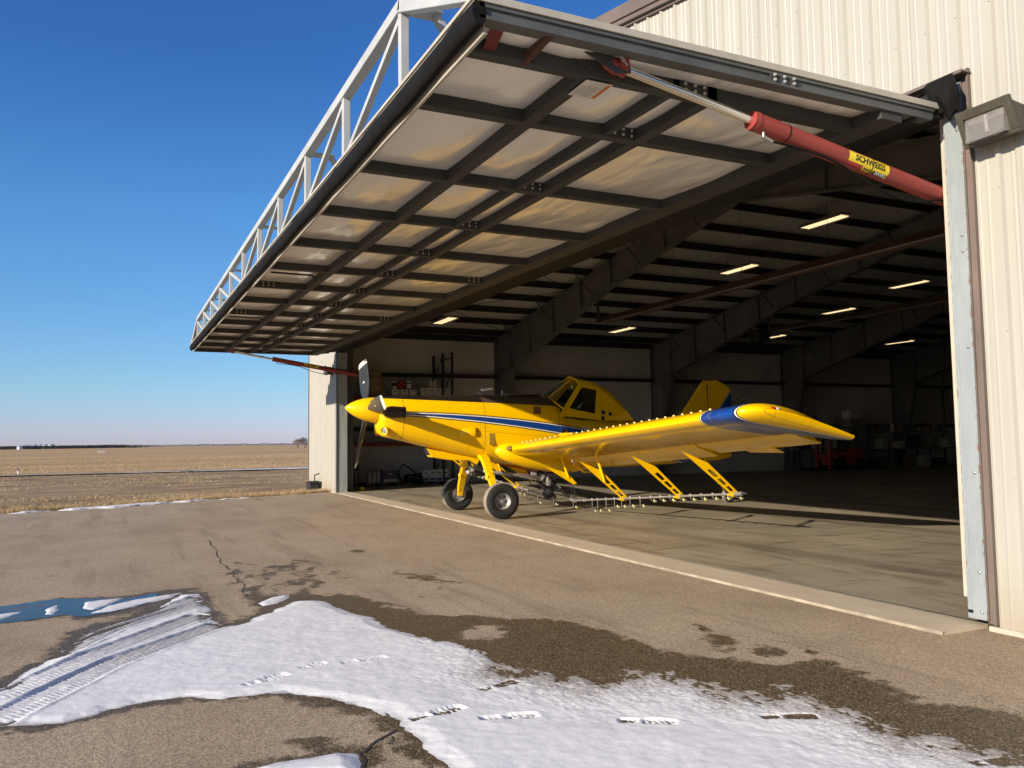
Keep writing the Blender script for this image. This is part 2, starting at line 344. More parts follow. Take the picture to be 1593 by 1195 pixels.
for i, rp_ in enumerate(RIPPLE):
    rr_ = sdf(X, Y, rp_); st_ = fbm(X * 2.2 - Y * 1.2, (Y + 0.5 * X) * 7, 4, 17 + i)
    wetd = np.maximum(wetd, np.where(rr_ > -0.25, (st_ - 0.07) * 0.55 + 0.35 * np.minimum(0, rr_ - 0.1), -1))
wetd = np.where(sdf(X, Y, DRYISLE) > -0.1, np.minimum(wetd, -sdf(X, Y, DRYISLE) + nz), wetd)
wetd = np.clip(wetd, -0.5, 0.5)
asph = sheet("asphalt", X, Y, np.full(X.shape, ZA), M_ASPH, attrs={"wet": wetd})
asph["kind"] = "structure"

# ---- cracks in the asphalt
m, g, b = newmat("crack_tar", 0.95); b.inputs['Base Color'].default_value = (0.03, 0.023, 0.016, 1)
mb = MB()
def crack(pts, w0, seed):
    P = []
    for (a, c) in zip(pts[:-1], pts[1:]):
        n = max(4, int(math.hypot(c[0] - a[0], c[1] - a[1]) / 0.05))
        for k in range(n): P.append((a[0] + (c[0] - a[0]) * k / n, a[1] + (c[1] - a[1]) * k / n))
    P.append(pts[-1]); P = np.array(P); s = np.arange(len(P)) * 0.05
    d = np.gradient(P, axis=0); d /= np.linalg.norm(d, axis=1)[:, None] + 1e-9; nn = np.stack([-d[:, 1], d[:, 0]], 1)
    P = P + nn * (0.16 * fbm(s * 2, s * 0, 4, seed))[:, None]
    wd = w0 * (0.35 + 1.3 * np.clip(vnoise(s * 6, s * 0, seed + 4), 0, 1))
    L = P + nn * wd[:, None]; Q = P - nn * wd[:, None]
    for i in range(len(P) - 1):
        mb.quad((*L[i], ZA + 0.004), (*L[i + 1], ZA + 0.004), (*Q[i + 1], ZA + 0.004), (*Q[i], ZA + 0.004))
crack(CRACKS[0], 0.006, 1); crack(CRACKS[1], 0.009, 5); crack(CRACKS[2], 0.008, 9)
crack([(0.15, -5.2), (0.3, -5.25), (0.42, -5.18), (0.5, -5.24)], 0.003, 17)
crack([(-0.9, -2.0), (-0.2, -1.7), (0.3, -1.75)], 0.003, 23)
o = build("asphalt_crack", mb, m, fixn=False); o["kind"] = "structure"

# ---- snow (thin, melting), with tyre tracks and boot prints pressed in
m, g, b = newmat("snow", 0.65, spec=0.3)
v = g.coord('Object'); sn1 = g.noise(v, 60, 4, 0.7); sn2 = g.noise(v, 7, 5, 0.6); sn3 = g.noise(v, 190, 2, 0.6)
base = g.ramp(sn2, [(0.3, (0.72, 0.715, 0.715)), (0.7, (0.83, 0.825, 0.82))])
thin = g.step(g.math('ADD', g.attr("thin"), g.math('MULTIPLY', g.math('SUBTRACT', sn1, 0.5), 1.1)), 0.45, 0.95)
icy = g.step(g.math('ADD', g.attr("icy"), g.math('MULTIPLY', g.math('SUBTRACT', sn1, 0.5), 0.9)), 0.25, 0.9)
base = g.mix(g.math('MULTIPLY', icy, 0.85), base, (0.37, 0.35, 0.335))
base = g.mix(g.math('MULTIPLY', thin, 0.8), base, (0.24, 0.20, 0.155))
base = g.mix(g.math('MULTIPLY', g.step(g.noise(v, 75, 2, 0.5), 0.70, 0.74), 0.6), base, (0.20, 0.16, 0.12))
g.val(b.inputs['Base Color'], base)
g.val(b.inputs['Roughness'], g.math('MULTIPLY_ADD', icy, -0.35, 0.72))
b.inputs['Subsurface Weight'].default_value = 0.0
g.val(b.inputs['Normal'], g.bump(g.math('ADD', sn1, g.math('MULTIPLY', sn3, 0.5)), 0.35, 0.006))
M_SNOW = m
D = 0.0125
xs, ys = np.meshgrid(np.arange(-5.6, 2.7, D), np.arange(-7.7, -2.2, D))
d = sdf(xs, ys, SNOW)
d = d + 0.16 * fbm(xs * 2.2, ys * 2.2, 3, 31) * np.clip((d + 0.4) / 0.4, 0, 1) + 0.06 * fbm(xs * 9, ys * 9, 4, 37) + 0.018 * fbm(xs * 40, ys * 40, 3, 41)
# distance from the upper (hangar side) rim on the right half: melting, worn thin
UP = SNOW[21:46]
du, _, _, _ = segd(xs, ys, UP)
thin = np.clip(1 - du / 1.05, 0, 1) ** 0.8 * np.clip((xs + 1.9) / 1.2, 0, 1) + 0.25 * np.clip(1 - du / 0.25, 0, 1)
thin = np.clip(thin + 0.7 * thin * fbm(xs * 3, ys * 3, 4, 51), 0, 1)
h = 0.017 * np.clip(d / 0.12, -1, 1) + 0.012 * fbm(xs * 3.3, ys * 3.3, 4, 61) * np.clip(d / 0.3, 0, 1) + 0.004 * fbm(xs * 22, ys * 22, 3, 67)
h = h * (1 - 0.72 * thin) + thin * (-0.005 + 0.020 * fbm(xs * 11, ys * 17, 5, 71) + 0.014 * fbm(xs * 45, ys * 60, 2, 73))
icy = np.zeros(xs.shape)
for i, tr in enumerate(TRACKS):
    bd, s_, t_, L_ = segd(xs, ys, tr)
    wd = 0.13 if i < 2 else 0.11
    inside = np.clip((wd - bd) / 0.02, 0, 1)
    tread = 0.5 + 0.5 * np.sign(np.sin(2 * np.pi * (s_ / 0.045 + 1.6 * np.abs(t_) / 0.13))) * np.where(np.abs(np.abs(t_) - 0.06) < 0.012, 0, 1)
    h = h - inside * (0.008 + 0.005 * tread * (0.6 + vnoise(s_ * 3, t_ * 8, 81 + i))) * np.clip(d / 0.05, 0, 1)
    rim = np.exp(-((bd - wd - 0.02) / 0.018) ** 2)
    h = h + rim * 0.006 * (0.5 + vnoise(s_ * 9, t_ * 9, 91 + i)) * np.clip(d / 0.05, 0, 1)
    far = np.clip(s_ / L_ * 1.5 - (0.35 if i < 2 else -0.3), 0, 1)
    icy = np.maximum(icy, inside * (0.30 + 0.62 * far + 0.25 * (1 - tread)))
for i, (a, c) in enumerate(FOOT):
    a = np.array(a); c = np.array(c); L = np.hypot(*(c - a)); e = (c - a) / L
    s_ = (xs - a[0]) * e[0] + (ys - a[1]) * e[1]; t_ = e[0] * (ys - a[1]) - e[1] * (xs - a[0])
    u = s_ / L
    kf = 0.45 + 0.75 * vnoise(np.full(1, i * 3.7), np.full(1, 1.3), 7)[0]; t_ = t_ + 0.012 * fbm(xs * 14, ys * 14, 3, 121 + i)
    wdt = np.where(u < 0.36, 0.040, 0.055 - 0.012 * np.abs(u - 0.72) * 2)
    ins = np.clip((wdt - np.abs(t_)) / 0.008, 0, 1) * np.clip(u / 0.04, 0, 1) * np.clip((1 - u) / 0.05, 0, 1) * np.where((u > 0.33) & (u < 0.42), 0.25, 1)
    lug = 0.5 + 0.5 * np.sign(np.sin(2 * np.pi * s_ / 0.036 + 3 * np.abs(t_) / 0.05))
    h = h - kf * ins * (0.004 + 0.007 * lug + 0.010 * vnoise(xs * 60, ys * 60, 131 + i))
    ring = np.clip(1 - np.abs(np.hypot(np.maximum(0, np.abs(u - 0.5) - 0.5) * L, np.maximum(0, np.abs(t_) - wdt)) - 0.012) / 0.012, 0, 1) * (1 - np.clip(ins * 3, 0, 1))
    h = h + (0 if i == 8 else 1) * ring * 0.004 * kf * vnoise(xs * 40, ys * 40, 101 + i) ** 2
    if i == 8: h = h - 0.004 * ins; icy = np.maximum(icy, ins)
icy = np.maximum(icy, 0.75 * np.clip(1 - d / 0.07, 0, 1) * (0.4 + vnoise(xs * 7, ys * 7, 141)))
icy = np.maximum(icy, 0.5 * np.clip(fbm(xs * 1.4, ys * 1.4, 5, 151) * 3 - 0.25, 0, 1))
z = ZA + h
top = np.maximum.reduce([h[:-1, :-1], h[1:, :-1], h[:-1, 1:], h[1:, 1:]])
dd = np.maximum.reduce([d[:-1, :-1], d[1:, :-1], d[:-1, 1:], d[1:, 1:]])
snow = sheet("snow", xs, ys, np.maximum(z, ZA - 0.03), M_SNOW, keep=(top > -0.004) & (dd > -0.02), attrs={"thin": thin, "icy": icy})
snow["kind"] = "stuff"
def small_snow(poly, D, hgt, rag, seed, zb, frac=0.3):
    P = np.array(poly); x0, y0 = P.min(0) - 0.15; x1, y1 = P.max(0) + 0.15
    xs, ys = np.meshgrid(np.arange(x0, x1, D), np.arange(y0, y1, D))
    d = sdf(xs, ys, poly) + rag * fbm(xs / rag * frac, ys / rag * frac, 5, seed)
    h = hgt * np.clip(d / (hgt * 4), -1, 1) + hgt * 0.5 * fbm(xs / hgt * 0.1, ys / hgt * 0.1, 3, seed + 3)
    top = np.maximum.reduce([h[:-1, :-1], h[1:, :-1], h[:-1, 1:], h[1:, 1:]])
    return sheet("snow_patch", xs, ys, zb + np.maximum(h, -0.02), M_SNOW, keep=top > -0.003)
small_snow(SNOW2, 0.0125, 0.022, 0.05, 201, ZA)["kind"] = "stuff"
for i, pp in enumerate(PSNOW): small_snow(pp, 0.015, 0.010, 0.04, 211 + i, ZA + 0.002)["kind"] = "stuff"

# ---- meltwater puddle
m, g, b = newmat("meltwater", 0.08, spec=0.2)
ice = g.step(g.noise(g.coord('Object', (1, 0.6, 1)), 3.2, 6, 0.7), 0.50, 0.66)
g.val(b.inputs['Base Color'], g.mix(ice, (0.022, 0.018, 0.013), (0.13, 0.125, 0.12))); g.val(b.inputs['Roughness'], g.math('MULTIPLY_ADD', ice, 0.4, 0.06)); b.inputs['IOR'].default_value = 1.33
g.val(b.inputs['Normal'], g.bump(g.noise(g.coord('Object'), 14, 3, 0.5), 0.05, 0.01))
P = np.array(PUDDLE)
xs, ys = np.meshgrid(np.arange(P[:, 0].min() - .1, P[:, 0].max() + .1, 0.02), np.arange(P[:, 1].min() - .1, P[:, 1].max() + .1, 0.02))
d = sdf(xs, ys, PUDDLE) + 0.08 * fbm(xs * 4, ys * 4, 4, 221)
o = sheet("puddle", xs, ys, ZA + 0.004 + 0 * xs, m, keep=d[1:, 1:] > 0); o["kind"] = "structure"

# ---- dry grass plain with a paved taxiway strip far off
m, g, b = newmat("dry_grass_ground", 0.95, spec=0.1)
v = g.coord('Object'); x_, y_, z_ = g.xyz(v)
n1 = g.noise(g.coord('Object', (1, 0.35, 1)), 0.9, 8, 0.7); n2 = g.noise(g.coord('Object', (1, 0.12, 1)), 0.06, 6, 0.65); n3 = g.noise(v, 6, 5, 0.7)
n4 = g.noise(g.coord('Object', (1, 0.25, 1)), 0.012, 4, 0.6)
mown = g.ramp(n1, [(0.32, (0.17, 0.115, 0.065)), (0.5, (0.34, 0.235, 0.130)), (0.68, (0.52, 0.37, 0.205))])
tall = g.ramp(n2, [(0.3, (0.34, 0.215, 0.105)), (0.5, (0.52, 0.34, 0.165)), (0.7, (0.64, 0.44, 0.23))])
tall = g.mix(g.math('MULTIPLY', g.step(n4, 0.45, 0.62), 0.5), tall, (0.40, 0.29, 0.18))
col = g.mix(g.step(x_, -57.0, -55.0), tall, mown)
col = g.mix(g.math('MULTIPLY', g.step(n3, 0.55, 0.75), 0.4), col, g.mix(1.0, col, (0.55, 0.52, 0.5), 'MULTIPLY'))
g.val(b.inputs['Base Color'], col); g.val(b.inputs['Normal'], g.bump(n3, 0.7, 0.08))
gx = np.concatenate([[-9000, -5000, -2500, -1200, -600, -300, -150], np.linspace(-100, -10, 120), [0, 30, 100, 300, 1000, 4000]])
gy = np.concatenate([[-6000, -2500, -1000, -400, -200, -100], np.linspace(-60, 60, 120), [100, 200, 400, 1000, 2500, 6000, 9000]])
X, Y = np.meshgrid(gx, gy)
Z = -0.06 + np.where(X < edge_x(Y) - 1, 0.06 * fbm(X * 0.35, Y * 0.35, 4, 301), 0)
o = sheet("ground", X, Y, Z, m); o["kind"] = "structure"

m2 = mat("old_taxiway", (0.38, 0.29, 0.19), 0.9, var=0.3, scale=0.6)
mb = MB(); mb.quad((-53.0, -140, 0.02), (-49.0, 160, 0.02), (-51.6, 160, 0.02), (-55.6, -140, 0.02))
o = build("taxiway", mb, m2, fixn=False); o["kind"] = "structure"
xs, ys = np.meshgrid(np.linspace(0, 1.4, 15), np.arange(-40, 60, 0.25))
d = 0.35 - np.abs(xs - 0.7) + 1.5 * (fbm(ys * 0.16, xs * 0.3, 5, 331) + np.clip((ys + 3) / 22, -0.42, 0.2)) - 0.30
o = sheet("roadside_snow", xs * 0.7 - 51.0 + ys * 0.0137, ys, 0.03 + 0.05 * np.clip(d * 2, -0.4, 1), M_SNOW, keep=d[1:, 1:] > -0.05); o["kind"] = "stuff"
# snow left along the edge of the asphalt
yy = np.arange(-16, -0.8, 0.03); ww = np.linspace(-0.5, 0.5, 22)
ys, ws = np.meshgrid(yy, ww, indexing='ij')
amt = np.interp(yy, [-16, -9.1, -8.6, -8.0, -7.6, -7.0, -6.6, -5.6, -5.2, -4.6, -3.8, -3.4, -2.2, -0.8], [0.05, 0.05, .2, 0.02, .26, .3, .42, .36, .14, .22, .12, .1, .05, -.05])[:, None]
d = amt - np.abs(ws + 0.15 * fbm(ys * 1.2, ys * 0, 3, 341)) + 0.30 * fbm(ys * 1.7, ws * 5, 5, 343) - 0.05
o = sheet("edge_snow", edge_x(ys) + ws + 0.15 + 0.4 * fbm(ys * 0.9, ys * 0 + 3, 5, 3), ys, ZA - 0.005 + 0.05 * np.clip(d / 0.12, -0.5, 1), M_SNOW, keep=d[1:, 1:] > -0.03); o["kind"] = "stuff"

# ---- standing straw: blades along the asphalt edge and tussocks in the mown strip
def straw(name, n, xy, hgt, wid, mats, seed):
    rng = np.random.default_rng(seed); x, y = xy(rng, n); n = len(x)
    hg = hgt * (0.35 + rng.random(n)) ; az = rng.random(n) * 6.283; ln = hg * (0.2 + 0.9 * rng.random(n)); wd = wid * (0.6 + 0.8 * rng.random(n))
    ca = np.cos(az); sa = np.sin(az); la = rng.random(n) * 6.283
    base = -0.06
    p0 = np.stack([x - ca * wd, y - sa * wd, np.full(n, base)], 1); p1 = np.stack([x + ca * wd, y + sa * wd, np.full(n, base)], 1)
    mx = x + np.cos(la) * ln * 0.35; my = y + np.sin(la) * ln * 0.35
    p2 = np.stack([mx + ca * wd * .7, my + sa * wd * .7, base + hg * 0.65], 1); p3 = np.stack([mx - ca * wd * .7, my - sa * wd * .7, base + hg * 0.65], 1)
    p4 = np.stack([x + np.cos(la) * ln, y + np.sin(la) * ln, base + hg], 1)
    co = np.stack([p0, p1, p2, p3, p4], 1).reshape(-1, 3); k = np.arange(n) * 5
    q = np.stack([k, k + 1, k + 2, k + 3], 1); t = np.stack([k + 3, k + 2, k + 4], 1)
    me = bpy.data.meshes.new(name); me.vertices.add(len(co)); me.vertices.foreach_set('co', co.astype(np.float32).reshape(-1))
    li = np.concatenate([q.reshape(-1), t.reshape(-1)]).astype(np.int32)
    me.loops.add(len(li)); me.loops.foreach_set('vertex_index', li)
    ls = np.concatenate([np.arange(n) * 4, 4 * n + np.arange(n) * 3]).astype(np.int32)
    me.polygons.add(2 * n); me.polygons.foreach_set('loop_start', ls); me.update(calc_edges=True)
    c = rng.random(n); at = me.attributes.new("tone", 'FLOAT', 'POINT'); at.data.foreach_set('value', np.repeat(c, 5).astype(np.float32))
    me.materials.append(mats); o = bpy.data.objects.new(name, me); COL.objects.link(o); o["kind"] = "stuff"; return o
m, g, b = newmat("straw", 0.8, spec=0.2)
g.val(b.inputs['Base Color'], g.ramp(g.attr("tone"), [(0.0, (0.22, 0.145, 0.075)), (0.5, (0.42, 0.30, 0.16)), (1.0, (0.62, 0.48, 0.28))]))
M_STRAW = m
def xy_edge(rng, n):
    y = rng.uniform(-16, 0.2, n); dist = np.abs(rng.normal(0, 0.55, n)); cl = fbm(y * 1.6, dist * 1.6, 4, 401) + 0.5
    k = rng.random(n) < np.clip((cl - 0.33) * 3.2, 0.03, 1); y = y[k]; return edge_x(y) - 0.15 - dist[k], y
straw("straw_verge", 42000, xy_edge, 0.12, 0.004, M_STRAW, 5)
def xy_mown(rng, n):
    x = -21 - 30 * rng.random(n) ** 1.3; y = rng.uniform(-22, 9, n)
    cl = fbm(x * 0.5, y * 0.22, 5, 411) + 0.5; k = (rng.random(n) < np.clip((cl - 0.42) * 4, 0, 1)) & (x < edge_x(y) - 0.3); return x[k], y[k]
straw("mown_grass", 90000, xy_mown, 0.06, 0.006, M_STRAW, 6)
def xy_tall(rng, n):
    x = -58 - 70 * rng.random(n) ** 1.6; y = rng.uniform(-45, 40, n); return x, y
straw("tall_grass", 60000, xy_tall, 0.07, 0.012, M_STRAW, 7)

# ---- hangar floor and concrete apron
m, g, b = newmat("hangar_concrete", 0.55, spec=0.4)
v = g.coord('Object'); a1 = g.noise(g.coord('Object', (0.25, 1.3, 1)), 1.6, 6, 0.65, 1.2); a2 = g.noise(v, 0.5, 5, 0.6); a3 = g.noise(v, 28, 4, 0.7); a4 = g.noise(g.coord('Object', (1.2, 0.18, 1)), 1.1, 6, 0.7, 2.2)
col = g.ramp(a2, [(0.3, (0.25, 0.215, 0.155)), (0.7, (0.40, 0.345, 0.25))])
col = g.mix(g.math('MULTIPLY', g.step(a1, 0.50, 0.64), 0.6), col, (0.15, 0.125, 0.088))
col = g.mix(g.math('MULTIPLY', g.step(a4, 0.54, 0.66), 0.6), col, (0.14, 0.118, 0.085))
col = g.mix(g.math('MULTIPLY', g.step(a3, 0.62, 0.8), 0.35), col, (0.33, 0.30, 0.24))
wv = g.n("ShaderNodeTexWave", wave_type='RINGS'); g.nt.links.new(g.coord('Object', (1, 1, 0)), wv.inputs[0]); wv.inputs['Scale'].default_value = 0.085; wv.inputs['Distortion'].default_value = 3.0; wv.inputs['Detail Scale'].default_value = 0.3
col = g.mix(g.math('MULTIPLY', g.step(wv.outputs[1], 0.93, 1.0), 0.35), col, (0.07, 0.06, 0.05))
g.val(b.inputs['Base Color'], col); g.val(b.inputs['Roughness'], g.math('MULTIPLY_ADD', a1, 0.3, 0.38))
g.val(b.inputs['Normal'], g.bump(a3, 0.12, 0.004))
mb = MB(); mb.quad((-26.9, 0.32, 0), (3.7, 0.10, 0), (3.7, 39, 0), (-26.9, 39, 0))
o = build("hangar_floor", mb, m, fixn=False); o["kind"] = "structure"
M_CONC = m
m, g, b = newmat("apron_concrete", 0.85)
v = g.coord('Object'); a1 = g.noise(g.coord('Object', (0.5, 2, 1)), 1.5, 6, 0.65); a3 = g.noise(v, 60, 4, 0.7)
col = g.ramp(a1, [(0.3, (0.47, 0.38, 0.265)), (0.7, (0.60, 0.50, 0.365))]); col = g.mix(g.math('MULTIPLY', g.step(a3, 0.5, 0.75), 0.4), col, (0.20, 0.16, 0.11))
g.val(b.inputs['Base Color'], col); g.val(b.inputs['Normal'], g.bump(a3, 0.3, 0.004))
M_APRON = m
M_LIP = mat("worn_concrete_lip", (0.33, 0.28, 0.21), 0.9, var=0.4, scale=3)
mb = MB(); N = 140
fx = lambda t: 0.02 - 23.6 * t
fo = lambda t: -0.49 + 0.50 * t
fi = lambda t: 0.02 + 0.34 * min(1, t * 1.25)
xs_ = [fx(i / N) for i in range(N + 1)]
lip = [0.007 + 0.008 * math.sin(i * 1.7) * math.sin(i * 0.37) for i in range(N + 1)]
for i in range(N):
    t0, t1 = i / N, (i + 1) / N; a, c = xs_[i], xs_[i + 1]
    mb.cur = 0
    mb.quad((a, fi(t0), 0.0045), (c, fi(t1), 0.0045), (c, fo(t1) + lip[i + 1], -0.004), (a, fo(t0) + lip[i], -0.004))
    mb.cur = 1
    mb.quad((a, fo(t0) + lip[i], -0.004), (c, fo(t1) + lip[i + 1], -0.004), (c, fo(t1), -0.05), (a, fo(t0), -0.05))
    mb.cur = 2
    mb.quad((a, fi(t0) + 0.055, 0.0046), (c, fi(t1) + 0.055, 0.0046), (c, fi(t1), 0.0046), (a, fi(t0), 0.0046))
mb.cur = 0; mb.quad((0.02, 0.075, 0.0045), (0.02, -0.468, -0.004), (0.02, -0.49, -0.06), (0.02, 0.075, -0.06))
o = build("apron", mb, [M_APRON, M_LIP, mat("joint_strip", (0.40, 0.35, 0.27), 0.85)]); o["kind"] = "structure"

# ================================================================== HANGAR
XL, XR, YB = -26.9, 3.75, 39.0
RIDGE = -11.6
def roof_out(x): return 9.10 - 0.195 * abs(x - RIDGE)
def roof_in(x): return 8.62 - 0.170 * abs(x - RIDGE)
def zskew(x): return -0.0122 * x       # the opening sits a touch higher at its far end
hangar = thing("hangar", "cream metal clad hangar with brown trim and its wide hydraulic door swung up", "hangar")

m, g, b = newmat("cream_siding", 0.42, spec=0.4)
v = g.coord('Object'); x_, y_, z_ = g.xyz(v)
n1 = g.noise(g.coord('Object', (1.2, 1, 0.12)), 1.6, 5, 0.6); n2 = g.noise(v, 2.0, 4, 0.6)
col = g.ramp(n1, [(0.3, (0.358, 0.345, 0.300)), (0.7, (0.412, 0.398, 0.350))])
dirt = g.math('MULTIPLY', g.step(g.math('ADD', z_, g.math('MULTIPLY', n2, -0.9)), 0.15, -0.55), 0.6)
col = g.mix(dirt, col, (0.33, 0.26, 0.18))
lap = g.math('COMPARE', g.math('FRACT', g.math('DIVIDE', g.math('SUBTRACT', x_, 0.075), 0.915)), 0.5, 0.004); col = g.mix(g.math('MULTIPLY', lap, 0.5), col, (0.20, 0.18, 0.14))
run = g.noise(g.coord('Object', (14, 1, 0.25)), 1.0, 4, 0.6); col = g.mix(g.math('MULTIPLY', g.step(run, 0.55, 0.75), 0.35), col, g.mix(1.0, col, (0.80, 0.76, 0.70), 'MULTIPLY'))
g.val(b.inputs['Base Color'], col); g.val(b.inputs['Normal'], g.bump(g.noise(g.coord('Object', (1.5, 1, 0.6)), 2.2, 3), 0.22, 0.03))
M_SIDE = m
M_BROWN = mat("brown_trim", (0.150, 0.115, 0.098), 0.5, var=0.12)
M_WHITE = mat("cream_flashing", (0.44, 0.405, 0.33), 0.5, var=0.1)
M_STEELD = mat("grey_primer_steel", (0.085, 0.088, 0.083), 0.55, var=0.22, scale=2)
M_FRAME = mat("dark_frame_steel", (0.125, 0.124, 0.116), 0.55, var=0.25, scale=1.2)
M_PURL = mat("purlin_steel", (0.030, 0.028, 0.026), 0.65, var=0.2)
M_BOLT = mat("zinc_bolt", (0.55, 0.55, 0.52), 0.35, 0.8)
M_RUB = mat("black_rubber", (0.009, 0.0085, 0.008), 0.8, spec=0.12, var=0.3, scale=9, bump=0.25, bscale=14)

# corrugated siding: one 0.305 m module, trapezoid rib plus two low stiffeners
PROF = [(0.0, 0.0), (0.015, -0.030), (0.045, -0.030), (0.062, 0.0), (0.125, 0.0), (0.132, -0.005), (0.145, -0.005), (0.152, 0.0), (0.208, 0.0), (0.215, -0.005), (0.228, -0.005), (0.235, 0.0)]
def siding_pts(x0, x1):
    out = []; k = math.floor((x0 - 0.06) / 0.305)
    while k * 0.305 + 0.06 < x1:
        for dx, dy in PROF:
            x = k * 0.305 + 0.06 + dx
            if x0 < x < x1: out.append((x, dy))
        k += 1
    return [(x0, 0.0)] + out + [(x1, 0.0)]
mb = MB()
def siding(x0, x1, zb, zt):
    P = siding_pts(x0, x1)
    for (a, da), (c, dc) in zip(P[:-1], P[1:]):
        if a < RIDGE < c and zt is roof_out: pass
        mb.quad((a, da, zb(a)), (c, dc, zb(c)), (c, dc, zt(c)), (a, da, zt(a)))
hdr = lambda x: 4.70 + zskew(x)
siding(XL + 0.02, -22.62, lambda x: 0.0, lambda x: hdr(x))
siding(0.175, XR - 0.02, lambda x: 0.0, lambda x: hdr(x))
siding(XL + 0.02, RIDGE, hdr, lambda x: roof_out(x) - 0.02); siding(RIDGE, XR - 0.02, hdr, lambda x: roof_out(x) - 0.02)
# screws with washers
for k in range(-88, 13):
    x = k * 0.305 + 0.06 + 0.03
    for zz in (1.25, 2.45, 3.65, 5.25, 6.2, 7.2, 8.1):
        if zz < 4.7 and -22.9 < x < 0.2: continue
        if zz > roof_out(x) - 0.2: continue
        mb.box(x - 0.008, x + 0.008, -0.036, -0.0305, zz - 0.008, zz + 0.008)
build("front_siding", mb, M_SIDE, hangar, fixn=False)
for a, c in ((0.10, XR), (XL, -22.64)):
    mb = MB(); mb.box(a, c, -0.025, 0.1, -0.10, 0.012); build("base_trim", mb, M_WHITE, hangar)
# shell: side walls, rear wall, roof
mb = MB(); mb.box(XL, XL + 0.06, 0.03, YB, -0.1, roof_out(XL) - 0.05)
build("side_wall", mb, M_SIDE, hangar)
mb = MB(); mb.box(XR - 0.06, XR, 0.03, YB, -0.1, roof_out(XR) - 0.05)
build("side_wall", mb, M_SIDE, hangar)
mb = MB(); mb.prism([(XL + 0.06, YB, -0.1), (XR - 0.06, YB, -0.1), (XR - 0.06, YB, roof_out(XR) - 0.1), (RIDGE, YB, roof_out(RIDGE) - 0.1), (XL + 0.06, YB, roof_out(XL) - 0.1)], (0, -0.06, 0))
build("rear_wall", mb, M_SIDE, hangar)
mb = MB()
mb.prism([(XL - 0.15, -0.1, roof_out(XL - 0.15)), (RIDGE, -0.1, roof_out(RIDGE)), (XR + 0.15, -0.1, roof_out(XR + 0.15)), (XR + 0.15, -0.1, roof_out(XR + 0.15) + 0.04), (RIDGE, -0.1, roof_out(RIDGE) + 0.04), (XL - 0.15, -0.1, roof_out(XL - 0.15) + 0.04)], (0, YB + 0.2, 0))
build("roof", mb, M_BROWN, hangar)
mb = MB()      # rake trim: two-step brown fascia along the gable
for x0, x1 in ((XL - 0.2, RIDGE), (RIDGE, XR + 0.2)):
    a, c = (x0, x1) if x0 < x1 else (x1, x0)
    for y0, y1, d0, d1 in ((-0.135, -0.105, -0.13, 0.06), (-0.105, -0.06, -0.20, -0.13), (-0.05, -0.034, -0.24, -0.13)):
        mb.hexa([(a, y0, roof_out(a) + d0), (c, y0, roof_out(c) + d0), (c, y1, roof_out(c) + d0), (a, y1, roof_out(a) + d0)],
                [(a, y0, roof_out(a) + d1), (c, y0, roof_out(c) + d1), (c, y1, roof_out(c) + d1), (a, y1, roof_out(a) + d1)])
build("rake_trim", mb, M_BROWN, hangar)
for a in (XL - 0.06, XR - 0.02): mb = MB(); mb.box(a, a + 0.08, -0.03, 0.0, -0.1, roof_out(a)); build("corner_trim", mb, M_BROWN, hangar)

# interior liner: vinyl faced insulation on walls and under the roof
m, g, b = newmat("vinyl_liner", 0.55, spec=0.3)
v = g.coord('Object'); n1 = g.noise(v, 0.7, 5, 0.6); n2 = g.noise(g.coord('Object', (1, 1, 0.2)), 4, 4, 0.6)
g.val(b.inputs['Base Color'], g.ramp(n1, [(0.3, (0.53, 0.52, 0.485)), (0.7, (0.66, 0.645, 0.60))])); g.val(b.inputs['Normal'], g.bump(n2, 0.5, 0.04))
M_LINER = m
mb = MB()
mb.quad((XL + 0.32, 0.3, 0), (XL + 0.32, YB - 0.3, 0), (XL + 0.32, YB - 0.3, roof_in(XL)), (XL + 0.32, 0.3, roof_in(XL)))
mb.quad((XR - 0.32, 0.3, 0), (XR - 0.32, YB - 0.3, 0), (XR - 0.32, YB - 0.3, roof_in(XR)), (XR - 0.32, 0.3, roof_in(XR)))
mb.add([(XL, YB - 0.3, 0), (XR, YB - 0.3, 0), (XR, YB - 0.3, roof_in(XR)), (RIDGE, YB - 0.3, roof_in(RIDGE)), (XL, YB - 0.3, roof_in(XL))], [(0, 1, 2, 3, 4)])
mb.quad((XL, 0.22, 0), (-22.75, 0.22, 0), (-22.75, 0.22, 4.8), (XL, 0.22, 4.8)); mb.quad((0.2, 0.22, 0), (XR, 0.22, 0), (XR, 0.22, 4.7), (0.2, 0.22, 4.7))
mb.add([(XL, 0.24, 4.75), (XR, 0.24, 4.6), (XR, 0.24, roof_in(XR)), (RIDGE, 0.24, roof_in(RIDGE)), (XL, 0.24, roof_in(XL))], [(0, 1, 2, 3, 4)])
mb.quad((XL, 0.1, roof_in(XL)), (RIDGE, 0.1, roof_in(RIDGE)), (RIDGE, YB - .1, roof_in(RIDGE)), (XL, YB - .1, roof_in(XL)))
mb.quad((XR, 0.1, roof_in(XR)), (RIDGE, 0.1, roof_in(RIDGE)), (RIDGE, YB - .1, roof_in(RIDGE)), (XR, YB - .1, roof_in(XR)))
build("interior_liner", mb, M_LINER, hangar, fixn=False)
